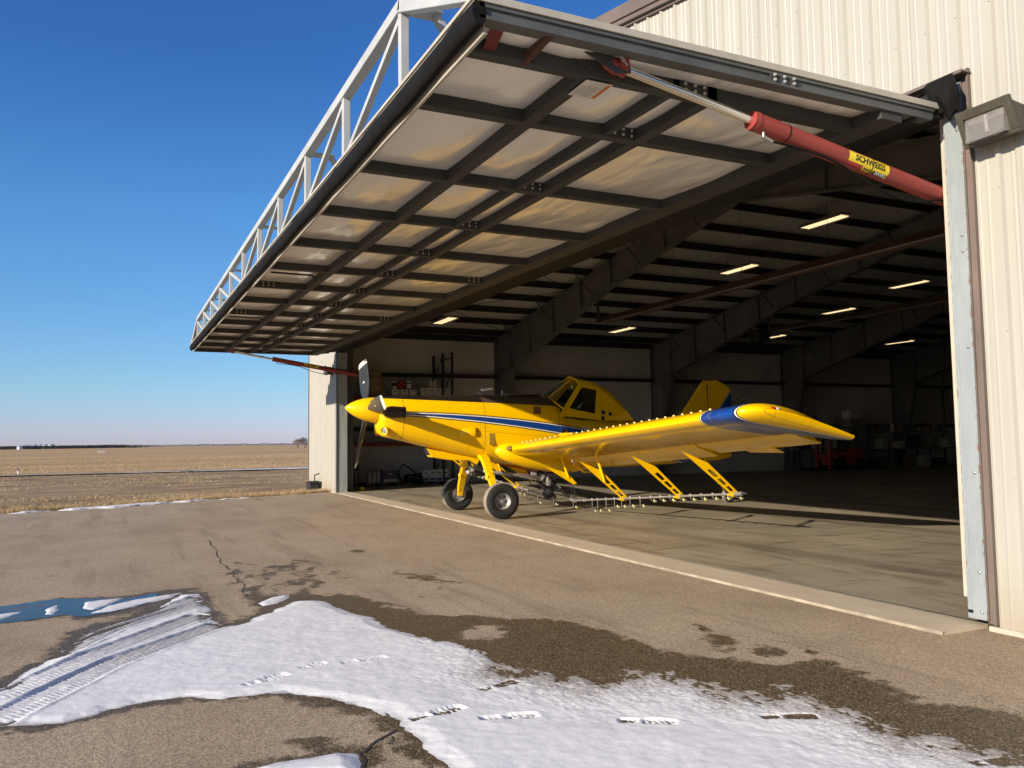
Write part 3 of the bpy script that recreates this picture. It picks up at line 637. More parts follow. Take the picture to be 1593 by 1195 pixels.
# purlins and girts
x = XL + 0.95
while x < XR:
    if abs(x - RIDGE) > 0.2:
        mb = MB(); zz = roof_in(x)
        mb.box(x - 0.008, x + 0.008, 0.3, YB - 0.4, zz - 0.235, zz - 0.01); mb.box(x, x + 0.085, 0.3, YB - 0.4, zz - 0.243, zz - 0.235); mb.box(x - 0.085, x + 0.0, 0.3, YB - 0.4, zz - 0.02, zz - 0.012)
        build("purlin", mb, M_PURL, hangar)
    x += 1.40
for zz, d in ((4.32, 0.2), (2.2, 0.2)):
    for xw, s in ((XL + 0.32, 1), (XR - 0.32, -1)):
        mb = MB(); mb.box(min(xw, xw + s * d), max(xw, xw + s * d), 0.3, YB - 0.3, zz, zz + 0.02); mb.box(min(xw + s * d, xw + s * (d - 0.015)), max(xw + s * d, xw + s * (d - 0.015)), 0.3, YB - 0.3, zz - 0.13, zz)
        build("wall_girt", mb, M_PURL, hangar)
for xw, s in ((XL + 0.32, 1), (XR - 0.32, -1)):
    mb = MB(); mb.box(min(xw, xw + s * 0.2), max(xw, xw + s * 0.2), 0.3, YB - 0.3, 5.72, 5.95); build("eave_strut", mb, M_PURL, hangar)
# rigid frames: tapered columns, deep haunch, rafters with stiffeners
def rigid_frame(y):
    mb = MB(); t = 0.015; fl = 0.125
    def web(P): mb.prism([(p[0], y - t / 2, p[1]) for p in P], (0, t, 0))
    def flange(p, q, th=0.02): mb.beam((p[0], y, p[1]), (q[0], y, q[1]), 2 * fl, th, upv=(0, 0, 1) if abs(p[0] - q[0]) > 0.7 else (1, 0, 0))
    for s in (1, -1):
        X = lambda a: RIDGE + s * (a - RIDGE) if s == 1 else 2 * RIDGE - a
        o = XL + 0.36; top = lambda a: roof_in(a) - 0.25
        k_in, k_z = -25.05, 4.45
        col = [(X(o), 0.0), (X(o + 0.42), 0.0), (X(k_in), k_z), (X(k_in + 0.02), top(k_in)), (X(o), top(o))]
        web(col); flange((X(o), 0), (X(o), top(o))); flange((X(o + 0.42), 0), (X(k_in), k_z))
        a1, z1 = -17.5, top(-17.5) - 0.82
        a2, z2 = RIDGE - 0.01, top(RIDGE) - 0.70
        web([(X(k_in), k_z), (X(a1), z1), (X(a1), top(a1)), (X(k_in), top(k_in))])
        web([(X(a1), z1), (X(a2), z2), (X(a2), top(a2)), (X(a1), top(a1))])
        flange((X(k_in), k_z), (X(a1), z1)); flange((X(a1), z1), (X(a2), z2))
        flange((X(o), top(o)), (X(a2), top(a2)))
        for a in (k_in + 0.02, -23.3, -21.4, -19.4, -17.5, -14.6):
            zb = k_z + (z1 - k_z) * (a - k_in) / (a1 - k_in) if a < a1 else z1 + (z2 - z1) * (a - a1) / (a2 - a1)
            mb.beam((X(a), y, zb), (X(a - 0.06), y, top(a)), 2 * fl * 0.9, 0.012, upv=(1, 0, 0))
        mb.beam((X(o), y, k_z), (X(k_in), y, k_z), 2 * fl * 0.9, 0.012)
        mb.box(X(o) - 0.2 if s == 1 else X(o + 0.6), X(o + 0.6) if s == 1 else X(o) + 0.2, y - 0.16, y + 0.16, 0.0, 0.02)
    return build("rigid_frame", mb, M_FRAME, hangar)
for y in (7.7, 15.55, 23.4, 31.2): rigid_frame(y)
mb = MB()     # flange braces and rod bracing
for y in (7.7, 15.55, 23.4):
    for a in (-24.2, -21.4, -18.6, -15.8, -13.0):
        for s in (-1, 1):
            mb = MB(); mb.path([(a, y + s * 0.12, roof_in(a) - 1.0), (a, y + s * 0.9, roof_in(a) - 0.24)], 0.02, 5); build("flange_brace", mb, M_PURL, hangar)
for a, c in (((XL + .5, 15.8, 5.4), (XL + .5, 23.2, 0.4)), ((XL + .5, 15.8, 0.4), (XL + .5, 23.2, 5.4)), ((-25, 0.5, 5.9), (-20, 7.5, 6.8)), ((-20, 0.5, 6.8), (-25, 7.5, 5.9)), ((-20, .5, 6.8), (-15, 7.5, 7.6)), ((-15, .5, 7.6), (-20, 7.5, 6.8))):
    mb = MB(); mb.path([a, c], 0.012, 5); build("rod_brace", mb, M_PURL, hangar)
mb = MB()
for y in (15.4, 23.25): mb = MB(); mb.path([(-25.2, y, 4.30), (-25.35, y - .12, 4.05), (-25.5, y - .12, 0.1)], 0.03, 6); build("conduit", mb, M_STEELD, hangar)

# ---- opening: jambs, header, flashing
M_JAMB = mat("bare_steel_jamb", (0.36, 0.385, 0.385), 0.45, 0.3, var=0.16, scale=2.2, streak=(4, 4, 0.5))
m, g, b = newmat("weathered_jamb", 0.5, 0.15)
v = g.coord('Object'); x_, y_, z_ = g.xyz(v); nA = g.noise(g.coord('Object', (5, 5, 0.8)), 2.4, 6, 0.7); nB = g.noise(v, 16, 5, 0.7)
col = g.ramp(nA, [(0.3, (0.25, 0.285, 0.30)), (0.7, (0.33, 0.365, 0.375))])
rust = g.step(g.math('ADD', nB, g.math('MULTIPLY', z_, -1.6)), 0.35, 0.62)
edge = g.math('MULTIPLY', g.step(g.math('ABSOLUTE', g.math('SUBTRACT', x_, 0.02)), 0.065, 0.083), g.step(nB, 0.5, 0.62))
col = g.mix(g.math('MAXIMUM', rust, g.math('MULTIPLY', edge, 0.8)), col, (0.20, 0.085, 0.035))
g.val(b.inputs['Base Color'], col); M_WJ = m
jz = 4.66
mb = MB(); mb.box(-0.065, 0.105, -0.045, -0.037, 0.055, jz); mb.box(-0.065, -0.058, -0.037, 0.30, 0.055, jz); mb.box(0.098, 0.105, -0.037, 0.03, 0.055, jz)
mb.box(-0.066, -0.030, -0.048, -0.0445, 0.055, jz); mb.box(0.075, 0.106, -0.048, -0.0445, 0.055, jz)
build("jamb_channel", mb, M_WJ, hangar)
mb = MB(); mb.box(-0.125, -0.070, -0.012, -0.004, 0.22, jz - 0.03); mb.box(-0.125, -0.118, -0.004, 0.05, 0.22, jz - 0.03)
build("jamb_flashing", mb, M_WHITE, hangar)
mb = MB(); mb.box(0.105, 0.178, -0.020, 0.02, 0.03, jz + 0.10); mb.box(0.160, 0.178, -0.040, -0.020, 0.03, jz + 0.10); mb.box(0.105, 0.112, -0.036, -0.020, 0.03, jz + 0.10)
build("jamb_trim", mb, M_BROWN, hangar)
for zz in (4.25, 3.32, 3.18, 2.35, 1.28, 0.45, 0.12): mb = MB(); mb.lathe([(0, 0.014), (0.008, 0.013), (0.013, 0.006), (0.0131, 0.0)], (0.06, -0.048, zz), (0, -1, 0), 8); build("jamb_bolt", mb, M_BOLT, hangar)
mb = MB(); mb.box(-0.062, -0.02, -0.052, -0.047, 0.10, 0.125); build("jamb_slot", mb, M_RUB, hangar)
mb = MB(); mb.box(-22.55, -22.50, -0.045, 0.30, 0.0, 4.9); mb.box(-22.50, -22.36, -0.045, -0.037, 0.0, 4.9); mb.box(-22.40, -22.36, -0.037, 0.3, 0, 4.9)
build("jamb_channel", mb, M_JAMB, hangar)
mb = MB(); mb.box(-22.63, -22.55, -0.035, 0.05, 0.0, 4.9); build("jamb_trim", mb, M_BROWN, hangar)
mb = MB(); mb.box(-22.43, -22.33, -0.052, -0.0475, 0.0, 4.75); build("jamb_gap_strip", mb, M_RUB, hangar)  # dark strip painting in the shade of the gap beside the channel
mb = MB(); mb.box(-23.05, -22.72, 0.30, 0.42, 0.0, 4.9); mb.box(-22.80, -22.72, 0.42, 0.6, 0.0, 4.9); build("door_column", mb, M_STEELD, hangar)
mb = MB(); mb.box(0.0, 0.3, 0.31, 0.44, 0.0, 4.6); build("door_column", mb, M_STEELD, hangar)
mb = MB()
def sk(x0, x1, y0, y1, z0, z1, mb=None):
    mb.hexa([(x0, y0, z0 + zskew(x0)), (x1, y0, z0 + zskew(x1)), (x1, y1, z0 + zskew(x1)), (x0, y1, z0 + zskew(x0))],
            [(x0, y0, z1 + zskew(x0)), (x1, y0, z1 + zskew(x1)), (x1, y1, z1 + zskew(x1)), (x0, y1, z1 + zskew(x0))])
hz = lambda x, z: z - 0.0065 * x
for y0, y1, z0 in ((-0.02, 0.22, 4.47), (0.22, 0.30, 4.62)):
    mb.hexa([(-22.5, y0, hz(-22.5, z0)), (-0.07, y0, hz(-.07, z0)), (-0.07, y1, hz(-.07, z0)), (-22.5, y1, hz(-22.5, z0))], [(-22.5, y0, 4.99), (-0.07, y0, 4.70), (-0.07, y1, 4.70), (-22.5, y1, 4.99)])
M_HDR = mat("dark_header_steel", (0.026, 0.026, 0.025), 0.8, spec=0.08)
build("header_beam", mb, M_HDR, hangar)
mb = MB(); sk(-22.7, 0.19, -0.14, 0.0, 4.715, 4.728, mb); sk(-22.7, 0.19, -0.14, -0.132, 4.70, 4.715, mb)
build("header_flashing", mb, M_BROWN, hangar)
mb = MB()    # crumpled rubber corner seal
def seal(u, v):
    x = -0.09 + 0.26 * u; ph = math.sin(u * 9 + 1) * 0.5 + math.sin(u * 17) * 0.25
    drop = float(np.interp(u, [0, .15, .32, .42, .55, .62, .75, .9, 1], [.10, .26, .30, .27, .40, .42, .33, .31, .20])) * v
    return (x + 0.02 * math.sin(v * 6 + u * 5) - 0.10 * v * (0.5 - u), -0.19 + 0.05 * ph * v - 0.05 * math.sin(v * 4), 4.70 - drop + 0.03 * math.sin(u * 12) * v)
mb.grid(18, 12, seal)
o = build("corner_seal", mb, M_RUB, hangar, smooth=60); sm = o.modifiers.new("s", 'SOLIDIFY'); sm.thickness = 0.006

# ================================================================== HYDRAULIC DOOR (swung up)
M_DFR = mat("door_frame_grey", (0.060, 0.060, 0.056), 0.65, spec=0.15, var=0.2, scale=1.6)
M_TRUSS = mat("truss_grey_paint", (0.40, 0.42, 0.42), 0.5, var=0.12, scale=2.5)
door = thing("hangar_door", "huge one piece hydraulic hangar door raised level like a canopy above the opening", "hangar door")
ZB = 4.25         # underside of the tube frame at the near end
NR = 12; RX = [-1.38 - 1.768 * k for k in range(NR + 1)]
DL = RX[-1]
YO = -4.50
def sbox(mb, x0, x1, y0, y1, z0, z1): sk(x0, x1, y0, y1, z0, z1, mb)
for i, x in enumerate([-0.37] + RX):
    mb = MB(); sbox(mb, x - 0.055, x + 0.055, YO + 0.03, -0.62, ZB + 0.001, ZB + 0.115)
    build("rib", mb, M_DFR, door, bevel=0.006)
for nm, y0, y1, d in (("rail", -3.57, -3.455, 0), ("rail", -2.785, -2.725, 0.01), ("rail", -2.465, -2.355, 0), ("hinge_rail", -0.88, -0.63, 0)):
    mb = MB(); sbox(mb, DL - 0.05, -0.315 if nm == "rail" else -0.02, y0, y1, ZB - 0.002 + d, ZB + 0.118)
    build(nm, mb, M_DFR, door, bevel=0.006)
mb = MB(); sbox(mb, DL, -0.02, -0.62, -0.30, ZB + 0.08, ZB + 0.12); sbox(mb, DL, -0.02, -0.50, -0.45, ZB + 0.05, ZB + 0.08); sbox(mb, DL, -0.02, -0.30, -0.10, ZB + 0.12, ZB + 0.30)
build("hinge_channel", mb, M_HDR, door)
mb = MB()
for i in range(14):
    xh = -0.15 - i * 1.70; mb.path([(xh - 0.12, -0.12, ZB + 0.19 + zskew(xh)), (xh + 0.12, -0.12, ZB + 0.19 + zskew(xh))], 0.035, 10)
build("hinge_barrel", mb, M_DFR, door, smooth=40)
# end channels with stepped flanges (near and far end)
for xe, s in ((0.0, 1), (DL - 0.02, -1)):
    mb = MB()
    sbox(mb, min(xe, xe - s * 0.10), max(xe, xe - s * 0.10), YO - 0.04, -0.24, ZB + 0.150, ZB + 0.178)
    sbox(mb, min(xe - s * 0.015, xe - s * 0.03), max(xe - s * 0.015, xe - s * 0.03), YO - 0.04, -0.24, ZB + 0.095, ZB + 0.15)
    sbox(mb, min(xe, xe - s * 0.11), max(xe, xe - s * 0.11), YO - 0.04, -0.28, ZB + 0.072, ZB + 0.097)
    build("end_channel", mb, M_STEELD, door, bevel=0.003)
    mb = MB(); sbox(mb, min(xe + s * 0.012, xe - s * 0.02), max(xe + s * 0.012, xe - s * 0.02), YO - 0.05, -0.20, ZB + 0.182, ZB + 0.232)
    build("end_trim", mb, M_WHITE, door)
mb = MB(); sbox(mb, DL - 0.02, 0.0, YO - 0.06, -0.18, ZB + 0.20, ZB + 0.225)
build("outer_sheeting", mb, M_SIDE, door)
mb = MB(); sbox(mb, DL - 0.01, -0.04, YO + 0.006, YO + 0.030, ZB - 0.010, ZB + 0.0); sbox(mb, DL - 0.01, -0.04, YO + 0.005, YO + 0.012, ZB, ZB + 0.11)
build("liner_batten", mb, M_WHITE, door)
# rubber bottom seal: fat dark roll with pale trim on top
mb = MB(); N = 60; prof = []
rings = []
for i in range(N + 1):
    x = 0.0 + (DL - 0.04) * i / N; r = 1.0 + 0.05 * math.sin(i * 2.1)
    sag = 0.008 * math.sin(i * 1.3)
    rings.append([(x, YO - 0.040 + 0.050 * r * math.cos(2 * math.pi * k / 12), ZB + 0.110 + sag + zskew(x) + 0.092 * r * math.sin(2 * math.pi * k / 12)) for k in range(12)])
mb.loft(rings); build("bottom_seal", mb, M_RUB, door, smooth=60)
mb = MB(); sbox(mb, DL - 0.04, 0.0, YO - 0.075, YO - 0.02, ZB + 0.21, ZB + 0.236); build("bottom_trim", mb, M_WHITE, door)
# white vinyl film between the tubes: pillowed and wrinkled
m, g, b = newmat("white_vinyl_film", 0.22, spec=0.6)
v = g.coord('Object'); n1 = g.noise(v, 0.8, 4, 0.6); n2 = g.noise(g.coord('Object', (0.7, 2.2, 1)), 1.0, 3, 0.5, 0.8)
b.inputs['Coat Weight'].default_value = 0.6; b.inputs['Coat Roughness'].default_value = 0.12
g.val(b.inputs['Base Color'], g.ramp(n1, [(0.3, (0.84, 0.815, 0.76)), (0.7, (0.89, 0.87, 0.82))])); g.val(b.inputs['Normal'], g.bump(n2, 0.36, 0.10))
ax = np.linspace(DL, -0.03, 480); ay = np.linspace(YO + 0.02, -0.62, 96); X, Y = np.meshgrid(ax, ay)
cell = np.array(sorted([DL] + RX + [-0.37, -0.03])); ux = np.interp(X, cell, np.arange(len(cell))); fx_ = ux - np.floor(ux)
rl = np.array([YO + 0.02, -3.51, -2.75, -2.41, -0.62]); uy = np.interp(Y, rl, np.arange(5)); fy_ = uy - np.floor(uy)
sag = np.sin(np.pi * np.clip(fx_, 0, 1)) * np.sin(np.pi * np.clip(fy_, 0, 1))
amp = 0.045 * (0.6 + 0.8 * vnoise(np.floor(ux) * 3.1, np.floor(uy) * 5.7, 501))
wr = 0.045 * fbm(X * 0.8 + 0.5 * fbm(X, Y, 2, 505), Y * 3.0, 3, 503) * np.minimum(1, sag * 3)
film = sheet("vinyl_film", X, Y, ZB + 0.112 + zskew(X) - sag * amp * 0.8 - wr, m); film.parent = door
# splice plates with six bolts where ribs meet the middle rails
def splice(x, y0, z0, face=1, w=0.26, h=0.10):
    mb = MB(); zz = z0 + zskew(x); mb.cur = 0
    mb.box(x + 0.001, x + 0.012, y0, y0 + w, zz, zz + h); mb.cur = 1
    for j in range(3):
        for k in range(2): mb.lathe([(0, 0.015), (0.010, 0.015), (0.018, 0.010), (0.0181, 0)], (x + 0.012, y0 + w * (0.15 + 0.35 * j), zz + h * (0.28 + 0.46 * k)), (1, 0, 0), 8)
    build("splice_plate", mb, [M_DFR, M_BOLT], door)
for x in [-0.37] + RX: splice(x + 0.055, -2.72, ZB + 0.008)
for x in (RX[4], RX[7]): splice(x + 0.055, -1.16, ZB + 0.008)
for x in RX[5:8:2]: splice(x + 0.055, -4.35, ZB + 0.008)
splice(-0.014, -2.10, ZB + 0.085, w=0.28, h=0.085)
# near end bracket plate, stops, warning notice
mb = MB(); mb.box(-0.314, -0.302, -4.0, -3.05, ZB - 0.01, ZB + 0.16)
mb.prism([(-0.30, -3.78, ZB + 0.13), (-0.30, -3.30, ZB + 0.13), (-0.30, -3.28, ZB - 0.0), (-0.30, -3.40, ZB - 0.02)], (0.014, 0, 0))
mb.prism([(-0.165, -3.78, ZB + 0.13), (-0.165, -3.30, ZB + 0.13), (-0.165, -3.28, ZB + 0.0), (-0.165, -3.40, ZB - 0.02)], (0.014, 0, 0))
build("lug_plate", mb, M_DFR, door)
mb = MB(); mb.beam((-0.02, -4.0, ZB + 0.10), (-0.36, -4.05, ZB + 0.02), 0.05, 0.05); build("gusset_bar", mb, mat("rust_primer", (0.085, 0.035, 0.022), 0.8, var=0.3, scale=12), door)
mb = MB(); mb.beam((-0.05, -4.36, ZB + 0.12), (-0.36, -4.33, ZB + 0.03), 0.09, 0.012); build("red_tag", mb, mat("red_tape", (0.16, 0.022, 0.018), 0.6), door)
mb = MB(); mb.cur = 0
mb.box(-0.64, -0.36, -3.53, -3.30, ZB - 0.012, ZB - 0.008); mb.cur = 1; mb.box(-0.62, -0.38, -3.335, -3.308, ZB - 0.014, ZB - 0.0125); mb.cur = 2
for k in range(6): mb.box(-0.615, -0.615 + 0.14 + 0.09 * random.random(), -3.51 + k * 0.026, -3.503 + k * 0.026, ZB - 0.0135, ZB - 0.0125)
build("warning_notice", mb, [mat("notice_white", (0.62, 0.60, 0.54), 0.6), mat("notice_orange", (0.62, 0.17, 0.03), 0.6), mat("notice_ink", (0.35, 0.34, 0.31), 0.6)], door)
for xk in (RX[4] - 0.25, RX[7] - 0.35):     # lock rods under the film
    mb = MB(); zz = ZB + zskew(xk) - 0.005; mb.path([(xk, -4.42, zz), (xk, -3.95, zz - 0.005), (xk + 0.02, -3.78, zz - 0.005), (xk + 0.02, -3.70, zz - 0.06)], 0.016, 8)
    build("lock_rod", mb, M_DFR, door)
# stiffening truss above the outer edge
ZT = 5.22
TX = RX; XA, XB = -1.67, -20.75
yT = YO - 0.0; zdoor = lambda x: ZB + 0.225 + zskew(x)
nT = 10; PX = [XA - (XA - XB) * k / nT for k in range(nT + 1)]
ztop = lambda x: ZT + 0.0045 * -x * 0.6
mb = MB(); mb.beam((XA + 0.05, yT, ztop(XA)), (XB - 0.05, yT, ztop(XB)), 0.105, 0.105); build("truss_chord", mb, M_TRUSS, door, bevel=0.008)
mb = MB(); mb.beam((XA, yT, ztop(XA)), (-0.03, yT, zdoor(0) + 0.03), 0.105, 0.105, off=(0, 0)); build("truss_end", mb, M_TRUSS, door, bevel=0.008)
mb = MB(); mb.beam((XB, yT, ztop(XB)), (DL + 0.03, yT, zdoor(DL) + 0.03), 0.105, 0.105); build("truss_end", mb, M_TRUSS, door, bevel=0.008)
for i, x in enumerate(PX):
    mb = MB(); mb.beam((x, yT, zdoor(x)), (x, yT, ztop(x) - 0.05), 0.075, 0.075, upv=(0, 1, 0)); build("truss_post", mb, M_TRUSS, door, bevel=0.006)
    if i < nT:
        mb = MB(); x2 = PX[i + 1]
        if i < 5: mb.beam((x - 0.04, yT, ztop(x) - 0.09), (x2 + 0.06, yT, zdoor(x2) + 0.02), 0.06, 0.06)
        else: mb.beam((x2 + 0.04, yT, ztop(x2) - 0.09), (x - 0.06, yT, zdoor(x) + 0.02), 0.06, 0.06)
        build("truss_diagonal", mb, M_TRUSS, door, bevel=0.004)
    if i % 2 == 0 or i > 7:
        mb = MB(); mb.box(x - 0.09, x + 0.09, yT + 0.05, yT + 0.32, ztop(x) - 0.02, ztop(x) - 0.01)
        mb.beam((x, yT + 0.28, ztop(x) - 0.01), (x, yT + 0.80, zdoor(x)), 0.09, 0.05); build("truss_brace", mb, M_TRUSS, door, bevel=0.004)

# ---- hydraulic rams, one each end
M_RED = mat("red_oxide_paint", (0.29, 0.042, 0.032), 0.5, var=0.12, scale=5)
M_CHROME = mat("chromed_rod", (0.80, 0.80, 0.78), 0.18, 1.0, var=0.05)
def ram(x, dz, label, sticker):
    t = thing("hydraulic_ram", label, "hydraulic ram", (x, 0, dz), group="hydraulic rams lifting the hangar door")
    A, B_, Cc = Vector((0, -3.36, 4.30)), Vector((0, -2.13, 4.10)), Vector((0, 0.62, 3.655))
    e = (Cc - B_).normalized(); r = 0.074
    mb = MB(); mb.path([A, B_ + e * 0.2], 0.033, 16); build("rod", mb, M_CHROME, t, smooth=40)
    mb = MB(); mb.lathe([(-0.12, 0), (-0.12, 0.04), (-0.06, 0.055), (0.06, 0.06), (0.075, 0.035)], A, e, 14); mb.path([A - Vector((0.1, 0, 0)), A + Vector((0.1, 0, 0))], 0.032, 12)
    build("clevis", mb, M_RED, t, smooth=40)
    mb = MB(); p = A + Vector((0.1, 0, 0)); mb.path([p + Vector((0, -.045, .05)), p + Vector((0.01, -.02, .01)), p + Vector((.01, .01, -.035)), p + Vector((0.01, -.03, -.01)), p + Vector((0.012, -.05, .02)), p + Vector((0, -.045, .05))], 0.004, 5)
    build("hitch_pin", mb, M_BOLT, t)
    mb = MB(); mb.lathe([(0.0, 0.034), (0.0, r), (2.80, r), (2.80, 0)], B_, e, 32); mb.lathe([(0.03, r + 0.001), (0.03, r + 0.004), (0.055, r + 0.004), (0.055, r + 0.001)], B_, e, 24)
    build("barrel", mb, M_RED, t, smooth=40)
    mb = MB(); q = B_ + e * 0.11 - Vector((0, 0, r)) + Vector((0.02, 0, 0)); mb.path([q + Vector((0, 0, .01)), q - Vector((0, 0, .035))], 0.011, 8); mb.path([q - Vector((0, 0, .03)), q + e * 0.09 - Vector((0, 0, .045))], 0.012, 8)
    build("hose_fitting", mb, M_BOLT, t)
    P = [q + e * 0.08 - Vector((0, 0, .045)), q + e * 0.4 - Vector((0, 0, 0.015)), q + e * 0.75 - Vector((-.02, 0, 0.02)), q + e * 1.2 - Vector((-.02, 0, .10)), q + e * 1.65 - Vector((0, 0, .10)), q + e * 2.02 - Vector((-.04, 0, 0.0)), q + e * 2.1 + Vector((0.04, 0, 0.0))]
    C2 = []
    for i in range(len(P) - 1):
        p0, p1, p2, p3 = P[max(i - 1, 0)], P[i], P[i + 1], P[min(i + 2, len(P) - 1)]
        for k in range(6):
            s = k / 6; C2.append(0.5 * ((2 * p1) + (p2 - p0) * s + (2 * p0 - 5 * p1 + 4 * p2 - p3) * s * s + (3 * p1 - p0 - 3 * p2 + p3) * s ** 3))
    mb = MB(); mb.path(C2, 0.010, 8); build("hose", mb, M_RUB, t, smooth=60)
    for s in (0.35, 1.275): mb = MB(); mb.lathe([(s, r + 0.0005), (s, r + 0.003), (s + 0.008, r + 0.003), (s + 0.008, r + 0.0005)], B_, e, 24); build("cable_tie", mb, M_RUB, t)
    if sticker:
        view = (CAM - (Vector((x, 0, dz)) + B_ + e * 1.2)); view = (view - e * view.dot(e)).normalized(); side = e.cross(view)
        if side.z < 0: side = -side
        def on(u, vv, rr):    # u along barrel from the sticker's left, vv up its face (metres)
            a = vv / r; return B_ + e * (1.0 + u) + (view * math.cos(a) + side * math.sin(a)) * rr
        def patch(mb, pts_u0, pts_u1, v0, v1, rr, sl=0.0):
            mb.grid(6, 10, lambda i, j: on(pts_u0 + (pts_u1 - pts_u0) * i + sl * (v0 + (v1 - v0) * j), v0 + (v1 - v0) * j, rr))
        mb = MB(); mb.cur = 0
        patch(mb, 0.0, 0.47, -0.004, 0.083, r + 0.0012); patch(mb, 0.18, 0.46, -0.044, -0.004, r + 0.0012); mb.cur = 1; patch(mb, 0.315, 0.46, -0.044, -0.009, r + 0.0020, 0.5)
        mb.cur = 2; patch(mb, 0.0, 0.19, -0.034, -0.005, r + 0.0010)
        mb.cur = 1
        def put(body, size, u, vv, shear=0.0, sx=1.0, bold=0.0):
            vs, fs = text_tris(body, size, shear, bold, sx)
            mb.add([on(u + a, vv + c, r + 0.0030) for a, c in vs], fs)
        put("SCHWEISS", 0.070, 0.245, 0.038, 0.0, 1.08, 0.0022); put("BI-FOLD", 0.034, 0.25, -0.026, 0.25, 0.92, 0.001)
        mb.cur = 3; put("DOORS", 0.034, 0.378, -0.026, 0.2, 0.95, 0.0014)
        build("maker_sticker", mb, [mat("sticker_yellow", (0.82, 0.62, 0.02), 0.35, var=0.03), mat("sticker_black", (0.012, 0.012, 0.012), 0.4), mat("sticker_red", (0.45, 0.03, 0.03), 0.4), mat("sticker_white", (0.8, 0.8, 0.78), 0.4, var=0.03)], t, fixn=False)
    return t
ram(-0.20, 0.0, "red hydraulic ram with polished rod and yellow sticker, near end of the raised door", True)
ram(-22.30, 0.235, "distant red hydraulic ram under the far end of the raised door", True)

# ---- flood lights on the wall either side of the opening
M_BRZ = mat("olive_bronze_cast", (0.060, 0.055, 0.040), 0.5, var=0.15, scale=6)
m, g, b = newmat("prismatic_glass", 0.22, spec=0.5); b.inputs['Base Color'].default_value = (0.82, 0.80, 0.78, 1); b.inputs['Transmission Weight'].default_value = 0.85; b.inputs['IOR'].default_value = 1.2
g.val(b.inputs['Normal'], g.bump(g.noise(g.coord('Object', (60, 1, 4)), 2, 2), 0.5, 0.01)); M_GLS = m
m, g, b = newmat("lamp_reflector", 0.35, 0.6); b.inputs['Base Color'].default_value = (0.62, 0.60, 0.58, 1); M_REFL = m
def wallpack(x, z, label):
    t = thing("wall_light", label, "wall light", (x, -0.03, z), group="flood lights beside the hangar opening")
    W = 0.21
    mb = MB()   # tapering back box
    b0 = [(-W, 0, -0.11), (W, 0, -0.11), (W, 0, 0.11), (-W, 0, 0.11)]; b1 = [(-W, -0.12, -0.13), (W, -0.12, -0.13), (W, -0.19, 0.13), (-W, -0.19, 0.13)]
    mb.hexa(b0, b1); build("housing", mb, M_BRZ, t, bevel=0.015)
    # sloping face frame (leans out at the top), ring of four bars
    T = [(-W - .02, -0.245, 0.150), (W + .02, -0.245, 0.150)]; Bm = [(-W - .02, -0.125, -0.135), (W + .02, -0.125, -0.135)]
    L = lambda u, v_, d: tuple(Vector(Bm[0]).lerp(Vector(Bm[1]), u).lerp(Vector(T[0]).lerp(Vector(T[1]), u), v_) + Vector((0, -0.96, -0.28)) * d)
    mb = MB()
    def bar(u0, u1, v0, v1): mb.hexa([L(u0, v0, -0.02), L(u1, v0, -0.02), L(u1, v1, -0.02), L(u0, v1, -0.02)], [L(u0, v0, 0.03), L(u1, v0, 0.03), L(u1, v1, 0.03), L(u0, v1, 0.03)])
    bar(0, 1, 0.76, 1.0); bar(0, 1, 0, 0.10); bar(0, 0.12, 0.10, 0.78); bar(0.88, 1, 0.10, 0.78)
    build("face_frame", mb, M_BRZ, t, bevel=0.006)
    mb = MB(); mb.quad(L(.12, .10, -.03), L(.88, .10, -.03), L(.88, .78, -.03), L(.12, .78, -.03)); build("reflector", mb, M_REFL, t)
    mb = MB()   # wedge shaped refractor standing out below
    a = [L(.13, .11, 0.0), L(.87, .11, 0.0), L(.87, .77, 0.0), L(.13, .77, 0.0)]
    c = [L(.15, .13, 0.105), L(.85, .13, 0.105), L(.86, .74, 0.015), L(.14, .74, 0.015)]
    mb.hexa(a, c); build("refractor", mb, M_GLS, t, bevel=0.004)
    mb = MB(); mb.path([L(.5, .25, .02), L(.5, .7, .0)], 0.02, 8); build("lamp_bulb", mb, M_REFL, t)
    mb = MB(); mb.lathe([(0, .03), (.035, .03), (.045, .018), (.0451, 0)], (-W + 0.07, -0.19, 0.14), (0, -0.2, 1), 10); build("photocell", mb, M_BRZ, t)
wallpack(0.45, 4.14, "bronze wall light with clear wedge lens beside the near jamb")
wallpack(-23.22, 4.08, "small dark wall light on the far strip of cream wall by the distant jamb")
# junction box at the foot of the far corner
mb = MB(); mb.box(-25.35, -24.7, -0.42, -0.12, -0.03, 0.22); mb.box(-25.38, -24.95, -0.46, -0.10, 0.22, 0.26); mb.box(-24.93, -24.66, -0.45, -0.10, 0.222, 0.30); mb.path([(-25.0, -0.2, 0.2), (-25.0, -0.2, 0.5), (-25.0, -0.03, 0.55)], 0.025, 6)
tag(build("utility_box", mb, mat("weathered_black_box", (0.02, 0.02, 0.022), 0.6), bevel=0.01), "low black utility box at the foot of the far corner of the hangar", "utility box")

